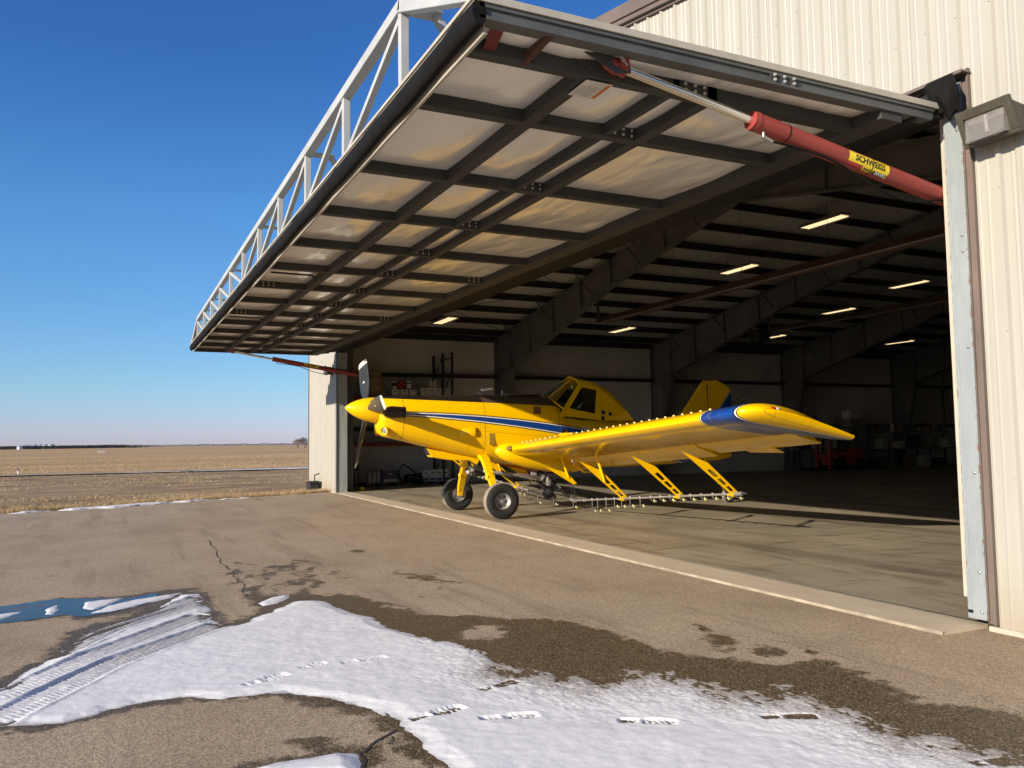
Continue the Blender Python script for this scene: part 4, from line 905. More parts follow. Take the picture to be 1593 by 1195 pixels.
# ================================================================== CROP DUSTER  (x = port, y = aft, z = up, standing tail low)
plane = thing("crop_duster", "yellow and blue low wing turboprop spray plane parked nose out under the raised door", "airplane", (-12.24, 0.56, 0), R(-2))
YEL = (0.90, 0.53, 0.0); BLU = (0.006, 0.050, 0.26); BLK = (0.010, 0.009, 0.009); WHT = (0.78, 0.76, 0.70)
def paint(name, colfn, rough=0.32, coat=0.15):
    m, g, b = newmat(name, rough, spec=0.35)
    v = g.coord('Object'); n1 = g.noise(v, 2.2, 5, 0.6); n2 = g.noise(v, 24, 3, 0.6)
    x_, y_, z_ = g.xyz(v)
    c = colfn(g, x_, y_, z_, n1)
    c = g.mix(g.math('MULTIPLY', g.step(n1, 0.45, 0.75), 0.22), c, g.mix(1.0, c, (0.80, 0.74, 0.62), 'MULTIPLY'))
    g.val(b.inputs['Base Color'], c); g.val(b.inputs['Roughness'], g.math('MULTIPLY_ADD', n1, 0.2, rough - 0.1))
    g.val(b.inputs['Normal'], g.bump(g.noise(v, 3.5, 2), 0.06, 0.03))
    b.inputs['Coat Weight'].default_value = coat; b.inputs['Coat Roughness'].default_value = 0.1
    return m
def line(g, val, at, w): return g.math('COMPARE', val, at, w)
def fus_col(g, x, y, z, n):
    # cheat line: black / white / blue / white / black, widening aft
    U = g.math('ADD', g.math('MULTIPLY_ADD', y, -0.0503, 2.174), g.math('MULTIPLY', g.math('MULTIPLY', g.math('ADD', y, 1.71), g.math('SUBTRACT', y, 0.08)), -0.0169))
    L = g.math('ADD', g.math('MULTIPLY_ADD', y, -0.0972, 1.998), g.math('MULTIPLY', g.math('MULTIPLY', g.math('ADD', y, 1.36), g.math('SUBTRACT', y, 0.08)), -0.0134))
    dU = g.math('SUBTRACT', z, U); dL = g.math('SUBTRACT', z, L)      # <0 below upper edge, >0 above lower edge
    c = YEL
    inb = g.math('MULTIPLY', g.math('LESS_THAN', dU, 0.0), g.math('GREATER_THAN', dL, 0.0))
    front = g.math('GREATER_THAN', y, -1.82); inb = g.math('MULTIPLY', inb, front)
    c = g.mix(inb, c, BLK)
    w = g.math('MULTIPLY', g.math('LESS_THAN', dU, -0.020), g.math('GREATER_THAN', dL, 0.020)); c = g.mix(g.math('MULTIPLY', w, front), c, WHT)
    b0 = g.math('MULTIPLY', g.math('LESS_THAN', dU, -0.042), g.math('GREATER_THAN', dL, 0.042)); c = g.mix(g.math('MULTIPLY', b0, front), c, BLK)
    b1 = g.math('MULTIPLY', g.math('LESS_THAN', dU, -0.052), g.math('GREATER_THAN', dL, 0.052)); b1 = g.math('MULTIPLY', b1, g.math('GREATER_THAN', g.math('ADD', y, g.math('MULTIPLY', dU, 3.5)), -1.55)); c = g.mix(b1, c, BLU)
    # black anti-glare cowl top; aft of it a brown reflection painted as deck colour
    sh = g.math('SUBTRACT', z, g.math('MULTIPLY_ADD', y, -0.040, 2.455)); deck = g.math('MULTIPLY', g.math('GREATER_THAN', sh, 0.0), g.math('LESS_THAN', y, 2.05)); deck = g.math('MULTIPLY', deck, g.math('GREATER_THAN', y, -2.19))
    c = g.mix(deck, c, g.mix(g.math('GREATER_THAN', y, 0.05), (0.016, 0.013, 0.011), (0.075, 0.052, 0.035)))
    # panel seams and rivet rows
    for yy, zz in ((-1.72, 0), (0.065, 0), (1.86, 0)): c = g.mix(g.math('MULTIPLY', line(g, y, yy, 0.006), 0.8), c, (0.10, 0.06, 0.01))
    seam = g.math('MULTIPLY', line(g, g.math('ADD', z, g.math('MULTIPLY', y, 0.09)), 1.83, 0.005), g.math('GREATER_THAN', y, 0.07)); c = g.mix(g.math('MULTIPLY', seam, 0.6), c, (0.2, 0.12, 0.01))
    rv = g.math('MULTIPLY', line(g, g.math('FRACT', g.math('MULTIPLY', z, 14)), 0.5, 0.10), g.math('ADD', line(g, y, 0.11, 0.007), line(g, y, 0.02, 0.007)))
    c = g.mix(g.math('MULTIPLY', rv, 0.55), c, (0.25, 0.14, 0.01))
    fas = g.math('MULTIPLY', line(g, g.math('FRACT', g.math('MULTIPLY', y, 9)), 0.5, 0.07), g.math('ADD', line(g, sh, -0.035, 0.007), line(g, g.math('ADD', z, g.math('MULTIPLY', y, 0.245)), 1.36, 0.007)))
    c = g.mix(g.math('MULTIPLY', fas, 0.7), c, (0.16, 0.09, 0.01))
    grime = g.noise(g.coord('Object', (1, 0.5, 2.5)), 3.0, 6, 0.7)
    c = g.mix(g.math('MULTIPLY', g.step(grime, 0.56, 0.78), 0.30), c, (0.36, 0.20, 0.02))
    return c
M_FUS = paint("fuselage_paint", fus_col)
M_YEL = paint("yellow_paint", lambda g, x, y, z, n: YEL)
def wing_col(g, x, y, z, n):
    c = YEL; ax = g.math('ABSOLUTE', x); ax = g.math('ADD', ax, g.math('MULTIPLY', y, -0.10))
    c = g.mix(g.math('MULTIPLY', g.math('GREATER_THAN', ax, 7.50), g.math('LESS_THAN', ax, 8.24)), c, BLK)
    c = g.mix(g.math('MULTIPLY', g.math('GREATER_THAN', ax, 7.515), g.math('LESS_THAN', ax, 8.225)), c, WHT)
    c = g.mix(g.math('MULTIPLY', g.math('GREATER_THAN', ax, 7.535), g.math('LESS_THAN', ax, 8.205)), c, BLK)
    c = g.mix(g.math('MULTIPLY', g.math('GREATER_THAN', ax, 7.56), g.math('LESS_THAN', ax, 8.18)), c, BLU)
    rib = g.math('MULTIPLY', line(g, g.math('FRACT', g.math('MULTIPLY', x, 1.35)), 0.5, 0.009), 0.45); c = g.mix(rib, c, (0.28, 0.17, 0.02))
    spl = g.math('ADD', line(g, y, 1.02, 0.006), line(g, y, 1.62, 0.006)); c = g.mix(g.math('MULTIPLY', spl, 0.45), c, (0.28, 0.17, 0.02))
    stain = g.noise(g.coord('Object', (1.3, 0.6, 1)), 1.5, 6, 0.7)
    c = g.mix(g.math('MULTIPLY', g.step(stain, 0.52, 0.72), 0.28), c, (0.33, 0.22, 0.06)); return c
M_WING = paint("wing_paint", wing_col, 0.18, 0.4)
def tail_col(g, x, y, z, n):
    t = g.math('SUBTRACT', g.math('MULTIPLY', g.math('SUBTRACT', y, 6.58), 1.23), g.math('SUBTRACT', z, 2.25))
    c = g.mix(g.math('GREATER_THAN', t, 0.0), YEL, BLK); c = g.mix(g.math('GREATER_THAN', t, 0.025), c, WHT); c = g.mix(g.math('GREATER_THAN', t, 0.05), c, BLK); return g.mix(g.math('GREATER_THAN', t, 0.07), c, BLU)
M_TAIL = paint("tail_paint", tail_col)
M_DARKM = mat("dark_machinery", (0.030, 0.030, 0.031), 0.5, 0.2, var=0.4, scale=14)
M_ALU = mat("bare_aluminium", (0.36, 0.35, 0.335), 0.48, 0.55, var=0.25, scale=8)
M_PIPE = mat("spray_boom_metal", (0.30, 0.285, 0.265), 0.42, 0.4, var=0.15, scale=6)
M_TYRE = mat("tyre_rubber", (0.014, 0.0135, 0.013), 0.8, var=0.35, scale=7, bump=0.2, bscale=50)
m, g, b = newmat("tyre_tread_dusty", 0.9); v = g.coord('Object')
g.val(b.inputs['Base Color'], g.ramp(g.noise(v, 10, 4), [(0.3, (0.20, 0.17, 0.13)), (0.7, (0.33, 0.29, 0.23))])); M_TREAD = m
M_EXH = mat("burnt_steel", (0.060, 0.042, 0.036), 0.42, 0.75, var=0.35, scale=9)
m, g, b = newmat("canopy_glass", 0.03, spec=0.5); b.inputs['Base Color'].default_value = (0.62, 0.66, 0.62, 1); b.inputs['Transmission Weight'].default_value = 1.0; b.inputs['IOR'].default_value = 1.03; M_CGL = m
m, g, b = newmat("door_glass_tint", 0.04, spec=0.5); b.inputs['Base Color'].default_value = (0.05, 0.055, 0.05, 1); b.inputs['Transmission Weight'].default_value = 0.8; b.inputs['IOR'].default_value = 1.25; M_DGL = m

def sup(w, zt, zb, n, k, N=40):
    a = 2 * math.pi * k / N; c, s = math.cos(a), math.sin(a)
    return (w * math.copysign(abs(c) ** (2 / n), c), (zt + zb) / 2 + (zt - zb) / 2 * math.copysign(abs(s) ** (2 / n), s))
SEC = [(-2.20, 2.565, 1.93, .275, 2.0), (-2.17, 2.580, 1.81, .325, 2.05), (-2.08, 2.590, 1.74, .370, 2.1), (-1.90, 2.600, 1.695, .415, 2.2), (-1.72, 2.608, 1.655, .445, 2.3),
       (-1.2, 2.620, 1.525, .485, 2.5), (-0.6, 2.628, 1.375, .52, 2.7), (0.0, 2.632, 1.235, .545, 2.9), (0.5, 2.640, 1.135, .555, 3.1), (1.1, 2.645, 1.05, .56, 3.2),
       (1.55, 2.640, 1.01, .56, 3.2), (1.75, 2.600, 1.00, .555, 3.2), (1.95, 2.42, 0.985, .55, 3.2), (2.1, 2.27, 0.98, .545, 3.2), (2.6, 2.19, 0.97, .52, 3.2), (3.3, 2.14, .96, .475, 3.1), (4.1, 2.07, .965, .40, 3.0),
       (5.0, 1.975, .985, .315, 2.8), (6.0, 1.86, 1.02, .205, 2.6), (6.7, 1.76, 1.06, .12, 2.4), (7.02, 1.70, 1.12, .05, 2.2)]
mb = MB(); N = 48
mb.loft([[(sup(w_, a, c, n_, k, N)[0], y, sup(w_, a, c, n_, k, N)[1]) for k in range(N)] for y, a, c, w_, n_ in SEC])
build("fuselage", mb, M_FUS, plane, smooth=40)
# spinner
ax = Vector((0, 0.655, -0.055)).normalized(); c0 = Vector((0, -2.865, 2.352))
mb = MB(); L = 0.665
mb.lathe([(0.0, 0.001)] + [(L * t, 0.272 * (1 - (1 - t) ** 1.75) ** 0.72) for t in (.006, .03, .08, .16, .28, .42, .58, .75, .9, 1.0)] + [(L + 0.005, 0.255), (L + 0.006, 0.0)], c0, ax, 40)
build("spinner", mb, M_YEL, plane, smooth=35)
mb = MB(); mb.lathe([(L - 0.01, 0.20), (L + 0.08, 0.20)], c0, ax, 24); build("propeller_hub", mb, M_DARKM, plane, smooth=40)
# three broad blades: port one points at the viewer, the others lean to starboard
m, g, b = newmat("blade_grey", 0.35, 0.25); v = g.coord('Object')
g.val(b.inputs['Base Color'], g.ramp(g.noise(v, 3, 5), [(0.3, (0.030, 0.036, 0.046)), (0.7, (0.050, 0.058, 0.070))])); M_BLADE = m
M_BTIP = mat("blade_white", (0.72, 0.72, 0.70), 0.4, var=0.05)
hub = c0 + ax * 0.47
vx = Vector((1, 0, 0)); vz = ax.cross(vx) * -1
if vz.z < 0: vz = -vz
PITCHB = R(52)
for ang in (86, -36, -154):
    d = vz * math.cos(R(ang)) + vx * math.sin(R(ang)); tq = ax.cross(d)
    b_ = MB(); st = [(0.18, .055, .05, 40), (0.26, .06, .045, 44), (0.40, .095, .032, 52), (0.60, .135, .024, 58), (0.85, .15, .018, 63), (1.06, .155, .014, 66), (1.20, .15, .011, 67), (1.215, .15, .011, 67), (1.265, .148, .010, 67), (1.28, .147, .010, 67), (1.33, .138, .009, 67), (1.355, .11, .007, 67), (1.36, .02, .004, 67)]
    rings = []
    for r_, cw, th, tw in st:
        a = R(tw); ch = tq * math.cos(R(90) - a) + ax * math.sin(R(90) - a); nn = d.cross(ch)
        rings.append([hub + d * r_ + ch * cw * math.cos(2 * math.pi * k / 16) + nn * th * math.sin(2 * math.pi * k / 16) for k in range(16)])
    for i in range(len(rings) - 1):
        b_.cur = 1 if i in (7, 9, 10, 11) else 0
        b_.loft(rings[i:i + 2], False)
    b_.cur = 1; a = R(50); ch = tq * math.cos(R(90) - a) + ax * math.sin(R(90) - a); nn = d.cross(ch)
    for s in (-1, 1): b_.lathe([(0, .028), (.001, .0)], hub + d * 0.74 + nn * s * 0.0235, nn * s, 10)
    build("propeller_blade", b_, [M_BLADE, M_BTIP], plane, smooth=50)
for s in (1, -1):
    mb = MB(); P = [(s * .36, -2.03, 2.235), (s * .46, -2.03, 2.235), (s * .55, -1.99, 2.235), (s * .595, -1.90, 2.233), (s * .60, -1.76, 2.230)]
    mb.path(P, [.118, .128, .128, .120, .112], 18, False); mb.path([(s * .600, -1.775, 2.230), (s * .601, -1.745, 2.229)], .119, 18, False)
    build("exhaust_stack", mb, M_EXH, plane, smooth=60)
    mb = MB(); mb.path([(s * .598, -1.82, 2.231), (s * .600, -1.77, 2.229)], [.10, .108], 16, True); build("exhaust_throat", mb, M_RUB, plane)
    # side air scoop
    mb = MB(); w0 = .50; mb.loft([[(s * (w0 + .075 * math.sin(math.pi * k / 12) ** 0.6 * f), y, 1.80 + .105 * math.cos(math.pi * k / 12)) for k in range(13)] for y, f in ((-.52, .02), (-.42, .5), (-.30, .9), (-.20, 1.0), (-.12, 1.02))], closed=False)
    o = build("cooling_scoop", mb, M_YEL, plane, smooth=50); sm = o.modifiers.new("s", 'SOLIDIFY'); sm.thickness = 0.01
# chin: landing light pocket in the cowl
mb = MB(); c = Vector((0.30, -2.10, 1.86)); nrm = Vector((.62, -.76, -.2)).normalized(); mb.lathe([(0.012, .10), (.03, .095), (.03, .075), (-.03, .06), (-.03, 0)], c, nrm, 20)
build("light_rim", mb, M_YEL, plane, smooth=40)
mb = MB(); mb.lathe([(.0, .07), (.006, .04), (.008, 0)], c, nrm, 16); build("landing_light", mb, M_ALU, plane, smooth=40)
for s in (-1,):
    mb = MB(); c2 = Vector((-0.30, -2.10, 1.86)); n2 = Vector((-.62, -.76, -.2)).normalized(); mb.lathe([(0.012, .10), (.03, .095), (.03, .075), (-.03, .06), (-.03, 0)], c2, n2, 20); build("light_rim", mb, M_YEL, plane, smooth=40)
# ventral dump gate fairing
mb = MB()
prof = [(-1.12, 1.47), (-1.02, 1.285), (-.62, 1.215), (-.36, 1.195), (-.16, 1.20), (0.02, 1.10), (0.10, 1.22)]
mb.prism([(0.16, y, z) for y, z in prof], (-0.32, 0, 0)); build("dump_gate", mb, M_YEL, plane, bevel=0.012)
mb = MB(); mb.prism([(0.12, -1.13, 1.462), (0.12, -1.05, 1.325), (-0.12, -1.05, 1.325), (-0.12, -1.13, 1.462)], (0, 0.004, 0)); build("intake_mouth", mb, M_DARKM, plane)
# wing root fairing and slot plate
for s in (1, -1):
    mb = MB(); rings = []
    for y, wd, zc, hh in ((.30, .02, 1.38, .03), (.42, .12, 1.385, .15), (.62, .20, 1.36, .22), (1.0, .22, 1.28, .26), (1.6, .20, 1.15, .24), (2.2, .16, 1.05, .17), (2.7, .05, .99, .04)):
        rings.append([(s * (.50 + wd * math.cos(a)), y, zc + hh * math.sin(a)) for a in [math.pi * (k / 10 - .5) for k in range(11)]])
    mb.loft(rings, closed=False); build("wing_root_fairing", mb, M_YEL, plane, smooth=50)
    mb = MB(); mb.box(min(s * .54, s * .552), max(s * .54, s * .552), .155, .285, 1.52, 1.78); build("slot_shade_plate", mb, mat("slot_shade_yellow", (0.30, 0.19, 0.02), 0.6), plane, bevel=0.02)  # plate in darker yellow: shade of a recessed slot put into its colour

# ---- cockpit
def arc(pts): return pts + [(-x, y, z) for x, y, z in reversed(pts[:-1])]
BASE = arc([(.50, 2.00, 2.31), (.44, 1.86, 2.44), (.28, 1.72, 2.575), (0, 1.66, 2.635)])
TOP = arc([(.345, 2.49, 2.885), (.29, 2.455, 2.985), (.17, 2.43, 3.055), (0, 2.42, 3.085)])
REAR = arc([(.365, 2.98, 2.815), (.30, 2.98, 2.90), (.17, 2.985, 2.965), (0, 2.99, 2.985)])
R3 = arc([(.385, 3.40, 2.50), (.31, 3.42, 2.66), (.16, 3.43, 2.76), (0, 3.43, 2.79)])
R4 = arc([(.36, 3.68, 2.26), (.27, 3.70, 2.40), (.13, 3.70, 2.50), (0, 3.70, 2.53)])
R5 = arc([(.30, 3.95, 2.05), (.22, 3.97, 2.10), (.10, 3.97, 2.15), (0, 3.97, 2.16)])
mb = MB(); mb.loft([TOP, REAR, R3, R4, R5], closed=False, cap=False)
o = build("cabin_roof", mb, M_YEL, plane, smooth=50); sm = o.modifiers.new("s", 'SOLIDIFY'); sm.thickness = 0.012
mb = MB()
def X_(z): return .52 - (z - 2.15) * .215
def quadring(mb, s, outer, inner, dx=0.0):
    for i in range(4):
        a, c = outer[i], outer[(i + 1) % 4]; d, e = inner[i], inner[(i + 1) % 4]
        mb.quad(*[(s * (X_(z) + dx), y, z) for y, z in (a, c, e, d)])
OUT = [(1.93, 2.16), (2.49, 2.885), (2.98, 2.815), (2.96, 2.05)]; INN = [(2.15, 2.33), (2.54, 2.825), (2.925, 2.765), (2.80, 2.20)]
for s in (1, -1):
    mb = MB(); quadring(mb, s, OUT, INN)
    mb.add([(s * X_(2.05), 2.96, 2.05), (s * X_(2.815), 2.98, 2.815), (s * X_(2.5), 3.40, 2.50), (s * X_(2.26), 3.68, 2.26), (s * .36, 3.95, 2.05)], [(0, 1, 2, 3, 4)])
    o = build("cabin_side", mb, M_YEL, plane, fixn=True); sm = o.modifiers.new("s", 'SOLIDIFY'); sm.thickness = 0.014
    mb = MB(); mb.quad(*[(s * (X_(z) - .006), y, z) for y, z in INN]); build("side_window", mb, M_DGL, plane, fixn=False)
mb = MB(); mb.loft([BASE, [tuple(Vector(a).lerp(Vector(c), .5)) for a, c in zip(BASE, TOP)], TOP], closed=False, cap=False); build("windshield", mb, M_CGL, plane, smooth=60)
mb = MB()
for i in (0, 2, 4, 6): mb.path([BASE[i], TOP[i]], .022 if i in (0, 6) else .017, 6)
mb.path(BASE, .018, 6); mb.path(TOP, .02, 6); mb.path([(.52, 1.94, 2.15), (.5, 2.0, 2.31)], .02, 6)
build("windshield_frame", mb, M_YEL, plane, smooth=50)
mb = MB(); mb.box(-.22, .22, 2.62, 2.72, 1.9, 2.62); mb.box(-.14, .14, 2.66, 2.74, 2.62, 2.80); mb.box(-.40, .40, 1.92, 2.05, 2.15, 2.42); mb.box(-.45, .45, 1.9, 3.4, 2.06, 2.16)
build("cockpit_interior", mb, M_DARKM, plane, bevel=0.02)
mb = MB(); mb.ball((0.24, 2.36, 2.84), .06, 10, 6, (0.5, 0.3, 1)); build("interior_mirror", mb, mat("mirror_pale", (0.6, 0.6, 0.58), 0.2, 0.5), plane, smooth=60)
mb = MB(); mb.path([(X_(2.35) - .01, 2.36, 2.33), (X_(2.5) - .02, 2.54, 2.49)], .018, 6); mb.path([(X_(2.35) - .01, 2.40, 2.33), (X_(2.5) - .02, 2.56, 2.47)], .018, 6); build("grab_handle", mb, M_ALU, plane)
mb = MB()
for y, z in ((3.02, 2.235), (2.99, 2.10), (3.20, 2.20)):
    mb.lathe([(0, .048), (.012, .05), (.014, .034), (.004, .03), (.004, 0)] if y < 3.1 else [(0, .042), (.01, .042), (.011, 0)], (X_(z) + .004, y, z), (1, 0, .2), 14)
build("cabin_vent", mb, M_DARKM, plane, smooth=40)
mb = MB(); mb.box(.525, .545, 2.0, 2.08, 2.10, 2.13); mb.box(.50, .53, 2.75, 2.80, 2.07, 2.12); build("door_handle", mb, M_DARKM, plane, bevel=.004)
mb = MB(); mb.ball((0, 3.62, 2.60), .06, 10, 6, (0.7, 1.3, .8)); build("roof_beacon", mb, M_BTIP, plane, smooth=60)
# deck fittings: mirror on stalks, filler, wiper, hopper hatch
mb = MB(); mb.path([(.22, .10, 2.60), (.24, .06, 2.70), (.25, .16, 2.74)], .010, 6); mb.path([(.14, .05, 2.61), (.16, .02, 2.68), (.22, .10, 2.735)], .008, 6); build("mirror_stalk", mb, M_ALU, plane)
mb = MB(); mb.beam((.25, .10, 2.735), (.25, .36, 2.775), .10, .05); build("deck_mirror", mb, M_BTIP, plane, bevel=.012)
mb = MB(); mb.path([(.20, .62, 2.62), (.20, .62, 2.74)], .022, 8); build("fuel_cap", mb, M_ALU, plane)
mb = MB(); mb.prism([(.33, .72, 2.62), (.30, 1.55, 2.64), (-.30, 1.55, 2.64), (-.33, .72, 2.62)], (0, 0, .05)); build("hopper_lid", mb, mat("lid_reflection_brown", (0.10, 0.065, 0.042), 0.45), plane, bevel=.012)  # the lid's brown is a reflection put into its base colour
mb = MB(); mb.box(.27, .31, 1.02, 1.42, 2.665, 2.68); build("lid_latch", mb, M_ALU, plane)
mb = MB(); mb.box(.548, .556, 1.22, 1.40, 2.20, 2.36); build("hatch_flap", mb, mat("brown_flap", (0.16, 0.085, 0.035), 0.6), plane, bevel=.01)
mb = MB(); mb.box(.16, .50, 1.15, 1.98, 2.52, 2.56) if False else mb.path([(.40, 1.66, 2.53), (.18, 1.78, 2.66)], .010, 6); build("wiper", mb, M_DARKM, plane)
mb = MB()
for c_, r_ in (((.565, 1.98, 1.80), .085), ): mb.lathe([(0, r_), (.02, r_), (.02, r_ - .025), (.004, r_ - .03), (.004, 0)], c_, (1, 0, 0), 18)
build("hopper_gauge", mb, M_DARKM, plane, smooth=40)
# small registration mark on the blue band (two pale outlines)
mb = MB()
for y0 in (2.48, 2.60): mb.path([(.535, y0 + .035 * math.sin(t * 6.283 / 10), 1.84 + .075 * math.cos(t * 6.283 / 10)) for t in range(11)], .006, 4, False)
build("lettering_outline", mb, M_BTIP, plane)

# ---- wings
ALF = R(10.5); CH = 1.86; T0 = 0.165
def foil(n=18):
    P = []
    for i in range(n + 1):
        x = 0.5 * (1 - math.cos(math.pi * i / n)); yt = 5 * T0 * (.2969 * math.sqrt(x) - .126 * x - .3516 * x * x + .2843 * x ** 3 - .1036 * x ** 4)
        yc = .04 / .16 * (.8 * x - x * x) if x < .4 else .04 / .36 * (.2 + .8 * x - x * x); P.append((x, yc + yt, yc - yt))
    return P
FO = foil()
def zle(x): return 1.42 + 0.0665 * (x - .46)
def wing_pt(x, cx, cz, yl=.52, ch=CH, dz=0.0, al=None):
    al = ALF if al is None else R(al)
    return (x, yl + ch * (cx * math.cos(al) + cz * math.sin(al)), zle(x) + dz + ch * (-cx * math.sin(al) + cz * math.cos(al)))
def ring(x, s, cut=None, yl=.52, ch=CH, ts=1.0, dz=0.0, al=None):
    up_ = []; lo_ = []
    for cx, a, c in FO:
        if cut and cx > cut: break
        up_.append((cx, a)); lo_.append((cx, c))
    pts = up_ + lo_[:0:-1] if not cut else up_ + lo_[:0:-1]
    out = []
    for cx, cz in pts:
        p = wing_pt(x, cx, cz * ts, yl, ch, dz, al); out.append((s * p[0], p[1], p[2]))
    return out
M_FLAP = paint("flap_paint", lambda g, x, y, z, n: YEL, 0.24, 0.6)
for s in (1, -1):
    mb = MB(); xs_ = [.40, 1.2, 2.4, 3.6, 4.8, 6.0, 7.0, 7.95]
    mb.loft([ring(x, s, 0.72) for x in xs_])
    build("wing", mb, M_WING, plane, smooth=35)
    mb = MB()
    mb.loft([ring(7.95, s), ring(8.10, s, yl=.525, ch=1.88, al=11.2), ring(8.25, s, yl=.56, ch=1.87, ts=.99, dz=.010, al=12.0), ring(8.37, s, yl=.62, ch=1.82, ts=.92, dz=.018, al=13.0), ring(8.46, s, yl=.72, ch=1.73, ts=.78, dz=.02, al=14), ring(8.53, s, yl=.88, ch=1.56, ts=.44, dz=.0, al=14.5), ring(8.565, s, yl=1.15, ch=1.28, ts=.18, dz=-.02, al=15)])
    build("wing_tip", mb, M_WING, plane, smooth=60)
    def flap(name, x0, x1, defl, m_):
        mb = MB(); rings = []
        for x in (x0, (x0 + x1) / 2, x1):
            h = Vector(wing_pt(x, .735, .025)); a = ALF + R(defl); c = CH * .30; out = []
            for t, up_, lo_ in ((0, .0, .0), (.05, .035, -.045), (.2, .045, -.06), (.6, .022, -.032), (1.0, .003, -.003)):
                out.append((t, up_, lo_))
            pr_ = [(t, u_) for t, u_, _ in out] + [(t, l_) for t, _, l_ in out[:0:-1]]
            rings.append([(s * x, h.y + c * t * math.cos(a) + v_ * math.sin(a), h.z - c * t * math.sin(a) + v_ * math.cos(a)) for t, v_ in pr_])
        mb.loft(rings); return build(name, mb, m_, plane, smooth=35)
    flap("flap", .75, 5.55, 17, M_FLAP); flap("aileron", 5.60, 7.93, 11, M_FLAP)
    mb = MB(); h = Vector(wing_pt(6.6, 1.0, 0)); a = ALF + R(20)
    mb.hexa([(s * 6.15, h.y - .06, h.z - .03), (s * 6.95, h.y - .06, h.z - .03), (s * 7.02, h.y + .16, h.z - .13), (s * 6.22, h.y + .16, h.z - .13)], [(s * 6.15, h.y - .06, h.z - .01), (s * 6.95, h.y - .06, h.z - .01), (s * 7.02, h.y + .16, h.z - .12), (s * 6.22, h.y + .16, h.z - .12)])
    build("aileron_tab", mb, M_FLAP, plane)
    # vortex generators along the leading edge
    proto = None
    for k in range(30):
        x = 1.0 + k * .225; p = wing_pt(x, .10, .088)
        if proto is None:
            mb = MB(); mb.prism([(-.010, -.013, -.01), (.010, .013, -.01), (.011, .014, .007), (-.006, -.007, .007)], (.005, -.005, 0)); proto = o = build("vortex_generator", mb, mat("tab_pale_yellow", (0.75, 0.60, 0.25), 0.5), plane)
        else: o = proto.copy(); COL.objects.link(o)
        o.location = (s * p[0], p[1], p[2])
    mb = MB(); p = wing_pt(2.95, .16, .10); mb.ball((s * p[0], p[1], p[2]), .20, 14, 8, (1, 1.1, .22)); build("fuel_filler_blister", mb, M_YEL, plane, smooth=60)
    mb = MB(); mb.path([(s * 2.2, 1.3, 1.38), (s * 2.2, 1.3, 1.16), (s * 2.2, 1.36, 1.13)], .010, 6); build("vent_tube", mb, M_ALU, plane)
    if s == 1:
        mb = MB(); p = Vector(wing_pt(8.50, .27, .02)); mb.ball((p.x, p.y, p.z + .085), .030, 10, 6, (1, 1.4, .9)); build("navigation_light", mb, mat("red_lens", (0.45, 0.012, 0.01), 0.12), plane, smooth=60)
        mb = MB(); mb.ball((p.x, p.y + .07, p.z + .080), .028, 10, 6, (.8, 2.2, .8)); build("light_fairing", mb, M_BTIP, plane, smooth=60)
    mb = MB(); p = Vector(wing_pt(.80, .02, .0)); mb.ball((s * p.x, p.y - .035, p.z + .01), .11, 12, 8, (1.3, .55, .55)); build("landing_lens", mb, mat("lens_amber", (0.25, 0.15, 0.05), 0.1, 0.3), plane, smooth=60)

# ---- tail
mb = MB()
fin = [(5.30, 1.93), (6.19, 3.03), (6.24, 3.065), (6.44, 3.075), (6.46, 2.95), (6.40, 1.80), (5.6, 1.85)]
mb.prism([(.035, y, z) for y, z in fin], (-.07, 0, 0)); build("fin", mb, M_TAIL, plane, bevel=.022)
mb = MB(); rud = [(6.47, 3.078), (6.62, 3.085), (6.92, 2.97), (7.085, 2.83), (7.10, 1.20), (6.80, 1.05), (6.44, 1.35), (6.42, 2.3)]
mb.prism([(.028, y, z) for y, z in rud], (-.056, 0, 0)); build("rudder", mb, M_TAIL, plane, bevel=.016)
mb = MB(); mb.prism([(.036, 6.33, 2.18), (.036, 6.335, 2.95), (.036, 6.30, 2.95)], (.004, 0, 0)); mb.prism([(.03, 6.15, 2.20), (.03, 6.44, 2.20), (.03, 6.44, 2.215), (.03, 6.15, 2.215)], (.008, 0, 0)); build("fin_seam", mb, M_DARKM, plane)
for s in (1, -1):
    mb = MB(); o_ = [(s * .1, 5.75, 1.62), (s * 2.55, 6.05, 1.60), (s * 2.62, 6.35, 1.57), (s * 2.62, 6.78, 1.50), (s * .1, 6.78, 1.52)]
    mb.prism(o_, (0, 0, -.07)); build("tailplane", mb, M_YEL, plane, bevel=.025)
mb = MB(); mb.path([(0.05, 6.15, 1.10), (.25, 6.42, .58), (.30, 6.52, .47)], .05, 10); mb.beam((.385, 6.50, .50), (.385, 6.70, .17), .02, .05); mb.beam((.215, 6.50, .50), (.215, 6.70, .17), .02, .05); mb.box(.205, .395, 6.42, 6.56, .46, .50)
build("tail_strut", mb, M_YEL, plane)

